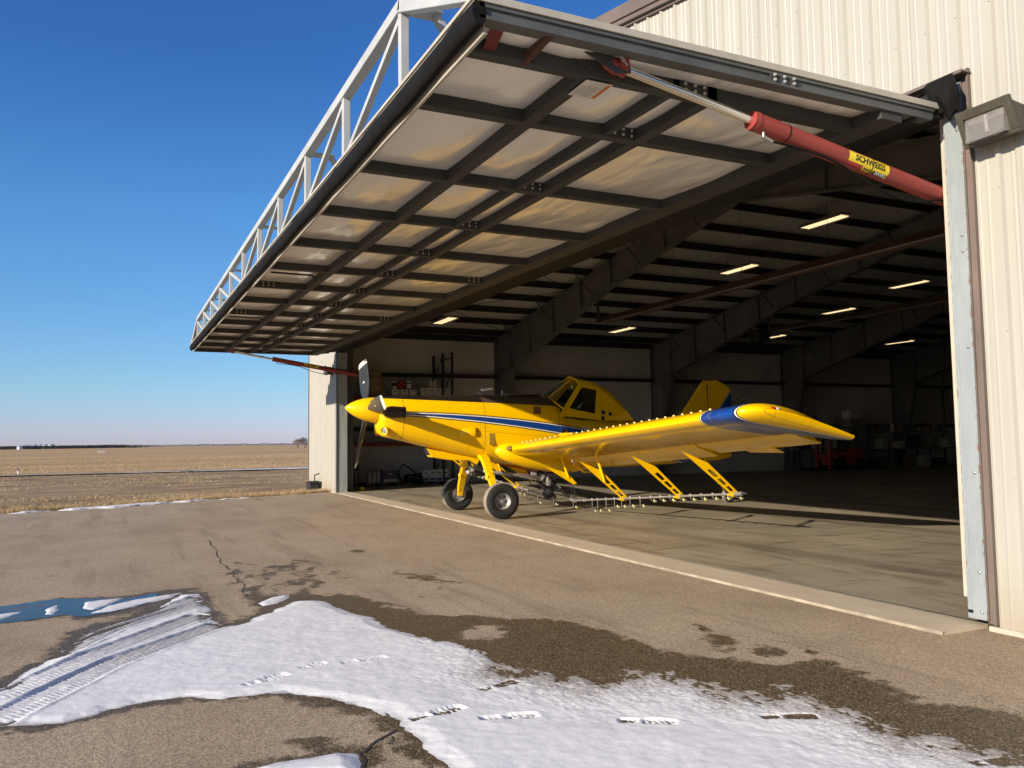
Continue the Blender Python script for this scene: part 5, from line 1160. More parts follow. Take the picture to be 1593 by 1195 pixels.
# ---- undercarriage
def wheel(cx, cy, r, w, s, name="wheel", rim_r=.17):
    par = bpy.data.objects.new(name, None); COL.objects.link(par); par.parent = plane; par.location = (cx, cy, r); par.empty_display_size = .1
    h = w / 2; mb = MB()
    prof = [(-h * .62, rim_r), (-h * .86, rim_r * 1.12), (-h, r * .70), (-h * .97, r * .84), (-h * .80, r * .945), (-h * .55, r * .985)]
    mb.cur = 0; mb.lathe(prof, (0, 0, 0), (1, 0, 0), 44); mb.lathe([(-a, b_) for a, b_ in prof[::-1]], (0, 0, 0), (1, 0, 0), 44)
    mb.cur = 1; tr = [(-h * .55, r * .985), (-h * .5, r), (-h * .36, r), (-h * .35, r * .982), (-h * .27, r * .982), (-h * .26, r), (-h * .05, r), (-h * .04, r * .982), (h * .04, r * .982), (h * .05, r), (h * .26, r), (h * .27, r * .982), (h * .35, r * .982), (h * .36, r), (h * .5, r), (h * .55, r * .985)]
    mb.lathe(tr, (0, 0, 0), (1, 0, 0), 44)
    build("tyre", mb, [M_TYRE, M_TREAD], par, smooth=30)
    mb = MB()
    for q in (1, -1):
        mb.lathe([(q * h * .66, rim_r * 1.04), (q * h * .70, rim_r * .98), (q * h * .55, rim_r * .86), (q * h * .30, rim_r * .72), (q * h * .26, rim_r * .50), (q * h * .42, rim_r * .30), (q * h * .50, rim_r * .22), (q * h * .50, 0)], (0, 0, 0), (1, 0, 0), 28)
    build("rim", mb, M_ALU, par, smooth=30)
    mb = MB()
    for k in range(6):
        a = k * math.pi / 3
        for q in (1, -1): mb.lathe([(0, .016), (.012, .014), (.013, 0)], (q * h * .34, rim_r * .62 * math.cos(a), rim_r * .62 * math.sin(a)), (q, 0, 0), 7)
    build("wheel_bolts", mb, M_DARKM, par)
    return par
M_LEG = paint("gear_leg_paint", lambda g, x, y, z, n: YEL, 0.35, 0.3)
for s in (1, -1):
    wheel(s * 1.335, .085, .372, .275, s)
    mb = MB(); rings = []
    for x, y, z, cw, th in ((.36, .05, 1.30, .20, .05), (.52, .05, 1.24, .19, .05), (.62, .05, 1.14, .18, .045), (.80, .06, .90, .165, .04), (1.0, .07, .63, .15, .035), (1.12, .08, .46, .14, .035), (1.15, .085, .36, .12, .035)):
        rings.append([(s * (x + th * a * .8), y + cw / 2 * c, z + th * a * .6) for a, c in ((-1, -1), (1, -1), (1, 1), (-1, 1))])
    mb.loft(rings); build("gear_leg", mb, M_LEG, plane, bevel=.012)
    mb = MB(); mb.beam((s * .845, .02, .905), (s * .85, .10, .905), .02, .09); mb.box(min(s * .78, s * .90), max(s * .78, s * .90), -.04, -.025, .80, .88); mb.path([(s * .70, -.05, 1.05), (s * 1.06, -.01, .57), (s * 1.12, .03, .42)], .010, 5)
    build("brake_line_clip", mb, M_LEG, plane)
    mb = MB(); mb.path([(s * 1.12, .085, .372), (s * 1.25, .085, .372)], .05, 12); mb.lathe([(0, .15), (.03, .15), (.03, .06)], (s * 1.185, .085, .372), (s, 0, 0), 22); mb.box(min(s * 1.17, s * 1.23), max(s * 1.17, s * 1.23), .16, .24, .30, .46)
    build("brake_disc", mb, M_ALU, plane, smooth=30)
wheel(0.30, 6.68, .185, .13, 1, "tail_wheel", .085)

# ---- spray gear: pump under the belly, booms behind the wing
def bz(x): return .205 + .0785 * abs(x)
YB_ = 2.20
mb = MB(); mb.path([(0, -.02, .93), (0, .22, .93)], .10, 16); mb.path([(0, .22, .93), (0, .40, .92)], .075, 14); mb.box(-.08, .08, .02, .36, .98, 1.22); build("spray_pump", mb, M_DARKM, plane, smooth=40)
mb = MB(); mb.ball((.0, -.13, .93), .06, 12, 8); mb.path([(0, -.13, .93), (0, .0, .93)], .03, 10)
build("pump_spinner", mb, M_ALU, plane, smooth=50)
for k in range(5):
    a = R(20 + 72 * k); d = Vector((math.cos(a), 0, math.sin(a))); mb = MB()
    mb.prism([Vector((0, -.11, .93)) + d * .05 + Vector((-.02 * d.z, .0, .02 * d.x)), Vector((0, -.11, .93)) + d * .25 + Vector((-.035 * d.z, -.03, .035 * d.x)), Vector((0, -.11, .93)) + d * .25 + Vector((.035 * d.z, .03, -.035 * d.x)), Vector((0, -.11, .93)) + d * .05 + Vector((.02 * d.z, .02, -.02 * d.x))], (0, .008, 0))
    build("fan_blade", mb, M_ALU if k in (0, 3) else M_DARKM, plane)
mb = MB(); mb.path([(.1, .2, .95), (.34, .30, .93), (.40, .9, .86), (.30, 1.4, .78), (.12, 1.75, .70)], .038, 10); mb.path([(-.1, .2, .95), (-.30, .35, .93), (-.34, 1.0, .85), (-.12, 1.75, .70)], .038, 10)
mb.path([(.42, .55, .90), (.50, .8, .86), (.46, 1.3, .74)], .022, 8)
build("feed_pipe", mb, M_PIPE, plane, smooth=50)
mb = MB(); mb.path([(.05, .62, .93), (.12, .95, .70)], .055, 12); mb.path([(.25, 1.45, .92), (.33, 1.95, .50)], .065, 12); mb.lathe([(-.07, .0), (-.07, .085), (.07, .085), (.07, 0)], (.30, 1.72, .66), (.1, .6, -.5), 14); mb.path([(.33, 1.95, .50), (.40, 2.15, .32)], .04, 10)
mb.path([(-.32, 1.5, .88), (-.33, 1.9, .5), (-.4, 2.15, .32)], .05, 12); mb.box(.26, .46, 1.62, 1.80, .72, .90)
build("strainer_and_valve", mb, M_DARKM, plane, smooth=40)
mb = MB(); mb.ball((.14, 1.75, .40), .13, 12, 8); build("agitator_ball", mb, M_DARKM, plane, smooth=40)
mb = MB(); mb.path([(.22, 1.30, .86), (.24, 1.40, .86)], .07, 12); mb.path([(.28, 1.52, .80), (.29, 1.56, .77)], .09, 12); mb.path([(.40, 1.84, .62), (.40, 1.94, .54)], .02, 6); build("pipe_clamp", mb, M_ALU, plane)
mb = MB(); mb.box(.34, .46, 1.60, 1.66, .60, .78); build("pipe_clamp", mb, M_ALU, plane)
mb = MB(); mb.path([(.5, 1.5, .9), (.55, 1.75, .55), (.6, 2.15, .28)], .008, 5); mb.path([(.75, 2.0, .95), (.72, 2.16, .3)], .012, 6); mb.path([(.62, 1.9, .97), (.66, 2.16, .3)], .007, 5); mb.path([(.05, 1.2, .9), (.1, 1.35, .6), (.35, 1.6, .45), (.4, 2.1, .33)], .012, 6)
build("control_cable", mb, M_DARKM, plane)
mb = MB(); mb.path([(.88, 2.0, 1.08), (.92, 2.25, .92)], .03, 8); mb.box(.86, .98, 2.25, 2.42, .88, .91); build("wing_step", mb, M_YEL, plane)
for s in (1, -1):
    boom = bpy.data.objects.new("spray_boom", None); COL.objects.link(boom); boom.parent = plane; boom.empty_display_size = .1
    mb = MB(); mb.path([(s * .42, YB_, bz(.42) + .03), (s * .62, YB_, bz(.62))], .05, 12); mb.path([(s * .6, YB_, bz(.6)), (s * 6.22, YB_, bz(6.22))], .020, 12); mb.path([(s * 6.22, YB_, bz(6.22)), (s * 6.36, YB_, bz(6.36))], .034, 10); mb.path([(s * 1.0, YB_, bz(1.0)), (s * 1.08, YB_, bz(1.08))], .038, 12)
    build("boom_tube", mb, M_PIPE, boom, smooth=50)
    mb = MB(); mb.beam((s * 6.36, YB_, bz(6.36)), (s * 6.46, YB_ + .02, bz(6.46)), .05, .03); build("boom_end", mb, M_DARKM, boom)
    drops = [(.50, .13, 0), (1.38, .22, 1), (1.62, .22, 1), (1.98, .22, 1), (2.32, .14, 1), (2.60, .14, 1), (2.93, .14, 1), (3.30, .14, 1)] + [(3.68 + .318 * k, .045, 0) for k in range(9)]
    M_NOZ = mat("nozzle_cream", (0.50, 0.50, 0.24), 0.45); 
    for x, dp, j in drops:
        mb = MB(); z0 = bz(x)
        mb.cur = 0; mb.path([(s * x, YB_, z0 - .01), (s * x, YB_, z0 - dp), (s * x, YB_ + .03, z0 - dp - .025), (s * x, YB_ + .085, z0 - dp - .03)], .007, 8)
        mb.lathe([(-.012, .014), (-.012, .026), (.014, .026), (.014, .014)], (s * x, YB_, z0 + .02), (0, 0, 1), 8)
        mb.cur = 1; mb.path([(s * x, YB_ + .075, z0 - dp - .03), (s * x, YB_ + .10, z0 - dp - .032), (s * x, YB_ + .135, z0 - dp - .035)], [.022, .024, .012], 8)
        mb.path([(s * x, YB_ + .07, z0 - dp - .03), (s * x, YB_ + .07, z0 - dp + .012)], [.017, .013], 8)
        build("nozzle", mb, [M_PIPE, M_NOZ], boom, smooth=50)
    mb = MB(); mb.prism([(s * 1.1 - .006, 1.22, 1.04), (s * 1.1 - .006, 1.75, .90), (s * 1.1 - .006, 1.98, .66), (s * 1.1 - .006, 1.90, .64)], (.012, 0, 0)); build("short_hanger", mb, M_YEL, boom)
    for x, ztop_ in ((2.66, 1.185), (4.59, 1.315), (6.12, 1.405)):
        zb = bz(x); mb = MB(); th = .012; sx = s * x - th / 2
        K = lambda y, z: (sx, y, z)
        A0, A1 = (1.22, ztop_), (1.72, ztop_ - .20)      # top corners on the wing
        E0, E1 = (YB_ - .05, zb + .01), (YB_ + .10, zb + .03)
        lo = lambda t: (A0[0] + (E0[0] - A0[0]) * t, A0[1] + (E0[1] - A0[1]) * t)
        hi = lambda t: (A1[0] + (E1[0] - A1[0]) * t, A1[1] + (E1[1] - A1[1]) * t)
        tl = lambda t: (lo(.30 + .70 * t)); th_ = lambda t: hi(t)
        mb.prism([K(*A0), K(*A1), K(*hi(.14)), K(*lo(.44))], (th, 0, 0))
        M2 = lambda t, q: tuple(np.array(lo(.44 + .56 * t)) * (1 - q) + np.array(hi(.14 + .86 * t)) * q)
        mb.prism([K(*M2(0, 0)), K(*M2(1, 0)), K(*M2(1, .28)), K(*M2(0, .28))], (th, 0, 0)); mb.prism([K(*M2(0, .72)), K(*M2(1, .72)), K(*M2(1, 1)), K(*M2(0, 1))], (th, 0, 0))
        for t0, t1 in ((0, .04), (.34, .41), (.66, .73), (.93, 1.0)): mb.prism([K(*M2(t0, .28)), K(*M2(t1, .28)), K(*M2(t1, .72)), K(*M2(t0, .72))], (th, 0, 0))
        mb.path([K(YB_ - .10, zb - .012), K(YB_, zb - .018), K(YB_ + .18, zb - .005)], [.012, .036, .016], 8)
        build("boom_hanger", mb, M_YEL, boom)
    for x, zl in ((1.1, .80), (2.66, .76)):
        mb = MB(); mb.path([(s * x + s * .03, 1.55, 1.30 + .05 * x), (s * x, 1.78, zl)], .028, 8); build("hanger_strut", mb, M_YEL, boom)
mb = MB(); mb.path([(.02, 5.2, 1.98), (.02, 5.55, 2.32)], .006, 5); build("whip_antenna", mb, M_BTIP, plane)
mb = MB(); mb.path([(0.0, 3.95, 2.18), (0.0, 6.25, 3.03)], .003, 4) if False else mb.path([(0, 2.0, .98), (0, 2.0, .86)], .012, 6); build("drain_tube", mb, M_ALU, plane)

# ================================================================== INSIDE THE HANGAR
m, g, b = newmat("lit_tube", 0.4); b.inputs['Emission Color'].default_value = (1.0, 0.74, 0.40, 1); b.inputs['Emission Strength'].default_value = 0.8; b.inputs['Base Color'].default_value = (0.6, 0.5, 0.35, 1); M_LIT = m
M_FIX = mat("light_fixture_grey", (0.20, 0.19, 0.17), 0.5)
M_RFL = mat("fixture_reflector", (0.5, 0.46, 0.38), 0.35)
def make_light():
    t = thing("ceiling_light", "", "ceiling light", group="fluorescent high bay lights under the roof")
    mb = MB(); mb.box(-.78, .78, -.20, .20, 0, .06); mb.hexa([(-.80, -.24, -.05), (.80, -.24, -.05), (.80, -.19, 0), (-.80, -.19, 0)], [(-.80, -.25, -.04), (.80, -.25, -.04), (.80, -.19, .012), (-.80, -.19, .012)]); mb.hexa([(-.80, .19, 0), (.80, .19, 0), (.80, .24, -.05), (-.80, .24, -.05)], [(-.80, .19, .012), (.80, .19, .012), (.80, .25, -.04), (-.80, .25, -.04)])
    build("housing", mb, M_FIX, t)
    for k in range(4): mb = MB(); y = -.135 + .09 * k; mb.path([(-.74, y, -.022), (.74, y, -.022)], .017, 8); build("tube", mb, M_LIT, t)
    mb = MB(); mb.path([(-.55, 0, .06), (-.55, 0, .55)], .005, 4); mb.path([(.55, 0, .06), (.55, 0, .55)], .005, 4); build("hanger_wire", mb, M_PURL, t)
    return t
spots = [(-12.45, 11.65, 7.78, "largest lit high bay light, just below the red ram"), (-16.1, 11.65, 7.12, "lit high bay light above the front tube heater, next left of the largest"), (-23.1, 11.65, 6.02, "lit high bay light just under the left end of the front tube heater"),
         (-8.9, 11.65, 8.2, "lit high bay light half hidden behind the lower end of the near red ram"), (-16.0, 19.5, 7.15, "lit high bay light nearest the bare steel jamb, between the tube heaters"), (-19.3, 19.5, 6.66, "lit high bay light just above the left part of the rear tube heater"),
         (-23.1, 19.5, 6.06, "lit high bay light beside the black unit heater box"), (-22.95, 27.4, 6.12, "farthest lit high bay light beyond the third frame"), (-22.4, 3.8, 5.90, "lit high bay light tucked right under the raised door edge")]
L0 = make_light()
for i, (x, y, z, lb) in enumerate(spots):
    o = L0 if i == 0 else dup(L0, (x, y, z)); o.location = (x, y, z); o["label"] = lb
M_HTR = mat("brown_heater_reflector", (0.105, 0.062, 0.040), 0.5, 0.2, var=0.2, scale=1.5)
def tube_heater(x0, x1, y, z, label):
    t = thing("tube_heater", label, "heater", (x0, y, z), group="radiant tube heaters")
    Lh = x1 - x0
    mb = MB(); mb.prism([(0, -.22, -.02), (0, -.10, .16), (0, .10, .16), (0, .22, -.02), (0, .20, -.02), (0, .09, .14), (0, -.09, .14), (0, -.20, -.02)], (Lh, 0, 0)); build("reflector", mb, M_HTR, t)
    mb = MB(); mb.path([(-.05, 0, .02), (Lh, 0, .02)], .05, 10); build("burner_tube", mb, M_STEELD, t, smooth=50)
    mb = MB(); mb.path([(.4, -.26, -.06), (Lh, -.26, -.06)], .018, 6); build("gas_pipe", mb, M_PIPE, t)
    mb = MB(); mb.path([(-.02, 0, .02), (-.14, 0, .22), (-.16, 0, .40), (-.16, 0, 1.5)], .055, 10); build("flue", mb, M_STEELD, t, smooth=50)
    for k in range(int(Lh / 3)): xk = 1.2 + 3 * k; mb = MB(); mb.path([(xk, 0, .16), (xk, 0, min(2.2, roof_in(x0 + xk) - z - .2))], .006, 4); mb.box(xk - .03, xk + .03, -.24, .24, .05, .07); build("hanger", mb, M_PURL, t)
tube_heater(-19.6, -1.5, 8.5, 5.66, "long brown radiant tube heater nearest the door with pale pipe along it")
tube_heater(-19.7, -1.5, 16.35, 5.72, "long brown radiant tube heater deeper inside the hangar")
t = thing("unit_heater", "small black boxed unit heater hung beside the rear tube heater", "heater", (-20.2, 16.2, 5.55))
mb = MB(); mb.box(-.35, .25, -.3, .3, -.2, .3); build("casing", mb, M_PURL, t, bevel=.02)
mb = MB(); mb.path([(-.3, 0, .0), (-.75, 0, .02), (-1.0, 0, -.05)], .08, 10); build("duct", mb, M_STEELD, t)

# ---- pallet racking along the side wall
M_RACK = mat("dark_blue_rack", (0.022, 0.026, 0.040), 0.5); M_RBEAM = mat("dull_red_beam", (0.17, 0.030, 0.018), 0.55, var=0.2)
M_CARD = mat("brown_cardboard", (0.26, 0.175, 0.10), 0.85, var=0.12); M_CARDW = mat("pale_cardboard", (0.55, 0.53, 0.47), 0.8, var=0.1); M_JUG = mat("white_jug_plastic", (0.55, 0.53, 0.46), 0.45); M_LBL = mat("violet_label", (0.11, 0.085, 0.14), 0.6); M_BLK = mat("dark_plastic", (0.018, 0.018, 0.018), 0.5, var=0.3)
XF = -25.35
rack = thing("pallet_rack", "dark blue pallet rack with dull red beams against the wall behind the propeller", "pallet rack", (XF, 0, 0))
for y in (1.0, 4.82, ):
    for xx in (0, -1.0):
        mb = MB(); mb.box(xx - .05, xx + .05, y - .04, y + .04, 0, 5.05); build("upright", mb, M_RACK, rack)
    mb = MB()
    for k in range(5):
        a, c = (0, -1.0) if k % 2 else (-1.0, 0); mb.path([(a, y, .3 + k * .95), (c, y, 1.2 + k * .95)], .02, 5)
    build("brace", mb, M_RACK, rack)
for xx in (0, -1.0):
    mb = MB(); mb.box(xx - .03, xx + .03, 5.18, 5.26, 0, 5.12); build("upright", mb, M_RACK, rack)
mb = MB(); mb.path([(0, 5.22, 4.9), (-1, 5.22, 4.9)], .03, 5); mb.path([(0, 5.22, 4.5), (-1, 5.22, 3.4)], .03, 5); build("brace", mb, M_RACK, rack)
for z in (1.55, 3.28):
    for xx in (.0, -1.0): mb = MB(); mb.box(xx - .03, xx + .03, 1.0, 4.82, z - .07, z + .07); build("beam", mb, M_RBEAM, rack)
    mb = MB(); mb.box(-1.0, 0, 1.05, 4.80, z + .07, z + .09); build("deck", mb, M_BLK, rack)
def crate(name, label, cat, x, y, z, sx, sy, sz, m_, band=None, group=None, tapes=True):
    t = thing(name, label, cat, (x, y, z), random.uniform(-.03, .03), group)
    mb = MB(); mb.box(-sx / 2, sx / 2, -sy / 2, sy / 2, 0, sz); build("box_body", mb, m_, t, bevel=.006)
    if band is not None: mb = MB(); mb.box(sx / 2, sx / 2 + .003, -sy * .42, sy * .42, sz * .06, sz * .30); build("printed_panel", mb, band, t)
    if tapes: mb = MB(); mb.box(-sx / 2, sx / 2 + .002, -.03, .03, sz, sz + .002); mb.box(sx / 2, sx / 2 + .003, -.06, .06, sz * .66, sz * .76); build("tape", mb, M_BLK if m_ is M_CARDW else M_CARDW, t)
    return t
crate("cardboard_box", "brown cardboard box on the rack shelf behind the upper propeller blade, lowest of its stack", "box", XF - .35, 2.22, 3.37, .5, .5, .42, M_CARD)
crate("cardboard_box", "brown cardboard box in the middle of the stack behind the upper propeller blade", "box", XF - .35, 2.20, 3.79, .5, .46, .28, M_CARD)
crate("cardboard_box", "small brown cardboard box topping the stack behind the upper propeller blade", "box", XF - .38, 2.2, 4.07, .42, .42, .22, M_CARD)
for i, y in enumerate((2.95, 3.30, 3.65)): crate("cardboard_box", ("pale carton under the left part of the red hazard sign", "pale carton directly under the middle of the red hazard sign", "pale carton under the right part of the red hazard sign")[i], "box", XF - .3, y, 3.37, .4, .30, .26, M_CARDW, group="pale cartons on the rack shelf")
for i, y in enumerate((4.12, 4.40, 4.68, 4.95)): crate("jug_carton", ("white jug carton left in the row of four on the shelf", "white jug carton carrying the left white jug", "white jug carton carrying the right white jug", "white jug carton against the rack upright")[i], "box", XF - .3, y, 3.37, .4, .27, .34, M_CARDW, group="white jug cartons on the rack shelf")
for i, y in enumerate((4.43, 4.60)):
    t = thing("jug", ("left white jug standing on the shelf cartons", "right white jug standing on the shelf cartons")[i], "jug", (XF - .3, y, 3.712), group="white jugs on the cartons")
    mb = MB(); mb.loft([[(a * r_, c * r_, z) for a, c in ((-.8, -1), (.8, -1), (1, -.8), (1, .8), (.8, 1), (-.8, 1), (-1, .8), (-1, -.8))] for z, r_ in ((0, .075), (.21, .075), (.28, .05), (.31, .025), (.34, .025))]); build("jug_body", mb, M_JUG, t, smooth=40)
    mb = MB(); mb.path([(0, 0, .34), (0, 0, .365)], .03, 10); build("cap", mb, M_CARDW, t)
t = thing("hazard_sign", "dark hazard sign with a red diamond and white notes standing on the shelf", "sign", (XF - .12, 3.2, 3.63))
mb = MB(); mb.box(-.01, 0, -.40, .40, 0, .34); build("board", mb, M_BLK, t)
mb = MB(); mb.prism([(.002, -.20, .17), (.002, 0, -.01), (.002, .20, .17), (.002, 0, .35)], (.003, 0, 0)); build("red_diamond", mb, mat("sign_red", (0.30, 0.025, 0.03), 0.5), t)
mb = MB()
for y0, y1, z0, z1 in ((-.38, -.17, .27, .32), (-.36, -.2, .03, .12), (.16, .38, .27, .33), (.2, .38, .04, .22)): mb.box(.0005, .002, y0, y1, z0, z1)
build("white_notes", mb, M_CARDW, t)
# floor pallets with boxes, sacks, hose
def pallet(y, w, label):
    mb = MB()
    for k in range(3): mb.box(-.5, .5, -w / 2 + k * (w / 2 - .05), -w / 2 + k * (w / 2 - .05) + .1, 0, .10)
    for k in range(7): mb.box(-.5 + k * .15, -.5 + k * .15 + .10, -w / 2, w / 2, .10, .125)
    tag(build("pallet", mb, mat("grey_pallet_wood", (0.10, 0.08, 0.055), 0.85), bevel=.003), label, "pallet", "wooden pallets on the floor").location = (XF - .3, y, 0)
pallet(2.35, 1.3, "wooden pallet under the violet printed boxes near the far jamb"); pallet(4.5, 1.25, "wooden pallet under the row of white and violet boxes behind the main wheels")
for i in range(4): crate("chemical_box", ("white chemical box with violet foot at the left of the row on the pallet", "white chemical box with violet foot second from left on the pallet", "white chemical box with violet foot second from right on the pallet", "white chemical box with violet foot at the right end of the row on the pallet")[i], "box", XF - .15, 4.09 + i * .27, .125, .4, .262, .44, M_CARDW, M_LBL, "white and violet boxes on the pallet")
crate("chemical_box", "wide violet and white printed box on the pallet near the hose", "box", XF - .15, 2.68, .125, .4, .62, .44, M_LBL, M_CARDW)
for i in range(3):
    t = thing("paper_sack", ("upright pale paper sack nearest the violet printed box", "upright pale paper sack in the middle of three", "upright pale paper sack nearest the far jamb")[i], "sack", (XF - .2, 2.26 - i * .17, .125), group="paper sacks on the pallet")
    mb = MB(); mb.loft([[(a * .2, c * w_, z) for a, c in ((-1, -.6), (-.5, -1), (.5, -1), (1, -.6), (1, .6), (.5, 1), (-.5, 1), (-1, .6))] for z, w_ in ((0, .06), (.06, .078), (.34, .074), (.42, .03), (.45, .012))]); build("sack_body", mb, M_CARDW, t, smooth=50)
    mb = MB(); mb.box(-.19, .19, -.004, .004, .45, .47); build("stitched_top", mb, M_CARD, t)
mb = MB(); P = []
for k in range(70):
    a = k * .42; P.append((.25 * math.cos(a) * (1 - k * .003), .40 * math.sin(a) * (1 - k * .003), .04 + k * .0055 + .03 * math.sin(k)))
mb.path(P, .028, 7); mb.path([(0.1, -.45, .05), (.1, -.62, .5), (.1, -.42, .80), (.1, -.1, .6), (.1, .2, .3)], .03, 7)
o = tag(build("hose_coil", mb, M_RUB, smooth=50), "black hose coiled on the floor between the two pallets", "hose"); o.location = (XF + .1, 3.55, 0)
t = thing("trash_bin", "small dark grey bin on the floor inside the far jamb", "bin", (-23.95, .62, 0))
mb = MB(); mb.lathe([(0, 0), (0, .14), (.40, .17), (.40, .155), (.05, .13)], (0, 0, 0), (0, 0, 1), 20); build("bucket", mb, mat("grey_bucket", (0.10, 0.105, 0.105), 0.5), t, smooth=40)
mb = MB(); mb.lathe([(.40, .18), (.43, .18), (.44, .12), (.44, 0)], (0, 0, 0), (0, 0, 1), 20); build("lid", mb, M_BLK, t, smooth=40)
mb = MB(); mb.prism([(-.10, 0, 0), (.10, 0, 0), (.09, 0, .09), (.05, 0, .12), (-.05, 0, .12), (-.09, 0, .09)], (0, .14, 0))
tag(build("wheel_chock", mb, mat("yellow_rubber", (0.72, 0.46, 0.01), 0.5), bevel=.012), "small yellow wheel chock on the floor at the edge of the sunlight", "wheel chock").location = (-23.1, .92, 0)
t = thing("tool_cart", "dark cluttered tool cart just inside the far jamb", "cart", (-24.9, .95, 0))
mb = MB(); mb.box(-.3, .3, -.35, .35, .12, .16); mb.box(-.3, .3, -.35, .35, .62, .66); [mb.box(a, a + .04, c, c + .04, .05, .9) for a in (-.3, .26) for c in (-.35, .31)]; build("cart_frame", mb, M_BLK, t)
mb = MB(); mb.ball((.0, .0, .30), .22, 10, 6, (1, 1.2, .6)); mb.box(-.2, .1, -.3, -.05, .66, .85); mb.box(.0, .2, .05, .3, .66, .78); build("stored_gear", mb, M_RUB, t, bevel=.02)

# ---- deep in the shade: forklift, cabinet, totes, shelves
t = thing("forklift", "dull red forklift parked in the shade beyond the wing tip", "forklift", (-24.2, 24.4, 0), R(180))
M_FRED = mat("faded_red_forklift", (0.36, 0.055, 0.025), 0.5)
mb = MB(); mb.prism([(-.5, -1.2, .25), (-.5, .6, .25), (-.5, .7, .75), (-.5, -.2, .85), (-.5, -.5, 1.05), (-.5, -1.15, 1.05), (-.5, -1.3, .8)], (1.0, 0, 0)); build("chassis", mb, M_FRED, t, bevel=.04)
for x, y, r_ in ((-.55, .45, .33), (.55, .45, .33), (-.55, -.85, .28), (.55, -.85, .28)):
    mb = MB(); mb.lathe([(-.12, .1), (-.12, r_ * .9), (-.07, r_), (.07, r_), (.12, r_ * .9), (.12, .1)], (x, y, r_), (1, 0, 0), 20); build("wheel", mb, M_RUB, t, smooth=40)
for x in (-.4, .4): mb = MB(); mb.box(x - .05, x + .05, .82, .96, .1, 2.1); build("mast_rail", mb, M_FRED, t)
for x in (-.3, .3): mb = MB(); mb.box(x - .06, x + .06, .96, 2.0, .08, .13); build("fork", mb, M_BLK, t)
mb = MB(); mb.path([(-.45, .5, .8), (-.45, .35, 2.0), (-.45, -.7, 2.05), (-.45, -.9, 1.0)], .035, 6); mb.path([(.45, .5, .8), (.45, .35, 2.0), (.45, -.7, 2.05), (.45, -.9, 1.0)], .035, 6); mb.box(-.47, .47, -.75, .4, 2.02, 2.06); build("overhead_guard", mb, M_BLK, t)
mb = MB(); mb.box(-.22, .22, -.55, -.1, .9, 1.0); mb.box(-.22, .22, -.62, -.53, 1.0, 1.4); build("seat", mb, M_BLK, t, bevel=.03)
M_CAB = mat("grey_cabinet", (0.20, 0.198, 0.185), 0.55)
t = thing("steel_cabinet", "tall plain grey cabinet behind the wing tip", "cabinet", (-25.6, 26.9, 0))
mb = MB(); mb.box(-.45, .45, -.55, .55, 0, 2.5); build("cabinet_body", mb, M_CAB, t, bevel=.01)
for s in (-1, 1): mb = MB(); mb.box(.45, .465, min(s * .01, s * .53), max(s * .01, s * .53), .08, 2.44); build("cabinet_door", mb, M_CAB, t, bevel=.004)
crate("cardboard_box", "single pale box on top of the tall grey cabinet", "box", -25.5, 26.75, 2.5, .5, .55, .40, M_CARDW)
rack2 = thing("storage_shelf", "low shelf with white jerrycans on top next to the tall grey cabinet", "shelf", (-25.7, 24.6, 0))
for z in (.1, 1.0, 1.75): mb = MB(); mb.box(-.4, .4, -1.5, 1.6, z, z + .05); build("shelf_board", mb, M_CAB, rack2)
for y in (-1.5, 0, 1.6):
    for xx in (-.4, .36): mb = MB(); mb.box(xx, xx + .04, y - .02, y + .02, 0, 1.85); build("post", mb, M_BLK, rack2)
k = 0
for row in range(2):
    for i in range(5):
        crate("jerrycan_box", ("white boxed jerrycan at the left end", "white boxed jerrycan second along", "white boxed jerrycan in the middle", "white boxed jerrycan fourth along", "white boxed jerrycan at the right end")[i] + (" of the lower row on the shelf" if row == 0 else " of the upper row on the shelf"), "box", -25.6, 23.55 + i * .36, 1.80 + row * .42, .4, .33, .40, M_CARDW if (i + row) % 3 else M_BLK, None, "boxed jerrycans on the low shelf")
for i, (y, h_, m_) in enumerate(((23.6, .5, M_BLK), (24.4, .55, M_CARDW), (25.3, .6, M_CARDW))): crate("storage_box", ("dark storage box on the middle board of the low shelf", "pale storage box in the middle of the low shelf", "large pale storage box by the cabinet on the low shelf")[i], "box", -25.6, y, 1.05, .5, .6, h_, m_)
bench = thing("workbench", "long cluttered workbench along the far part of the shaded wall", "workbench", (-25.7, 31.2, 0))
mb = MB(); mb.box(-.4, .4, -3.3, 3.3, .9, .96); build("bench_top", mb, M_CAB, bench)
for y in (-3.2, -1.1, 1.1, 3.2):
    for xx in (-.38, .32): mb = MB(); mb.box(xx, xx + .06, y - .03, y + .03, 0, .9); build("leg", mb, M_BLK, bench)
mb = MB(); mb.box(-.4, .0, -3.3, 3.3, 1.78, 1.82); build("upper_shelf", mb, M_CAB, bench)
for y in (-3.2, 0, 3.2): mb = MB(); mb.box(-.4, -.36, y - .03, y + .03, .96, 1.78); build("shelf_post", mb, M_BLK, bench)
random.seed(5)
for i in range(9):
    mb = MB(); y = -3.0 + i * .68; hh_ = .18 + .22 * random.random()
    if i % 3 == 0: mb.lathe([(0, .0), (0, .11), (hh_, .11), (hh_ + .03, .05), (hh_ + .06, .05), (hh_ + .06, 0)], (-.2, y, 1.82), (0, 0, 1), 12)
    else: mb.box(-.36, -.04, y - .16, y + .14, 1.82, 1.82 + hh_)
    tag(build("shelf_can" if i % 3 == 0 else "shelf_carton", mb, [M_CARDW, M_CARD, M_CAB][i % 3], bevel=.006), ("leftmost ", "middle ", "rightmost ")[i // 3] + ("pale round can" if i % 3 == 0 else ("brown carton" if i % 3 == 1 else "grey carton")) + " of three on the shelf above the dark workbench", "can" if i % 3 == 0 else "carton", "tins and cartons above the workbench").location = (-25.7, 31.2, 0)
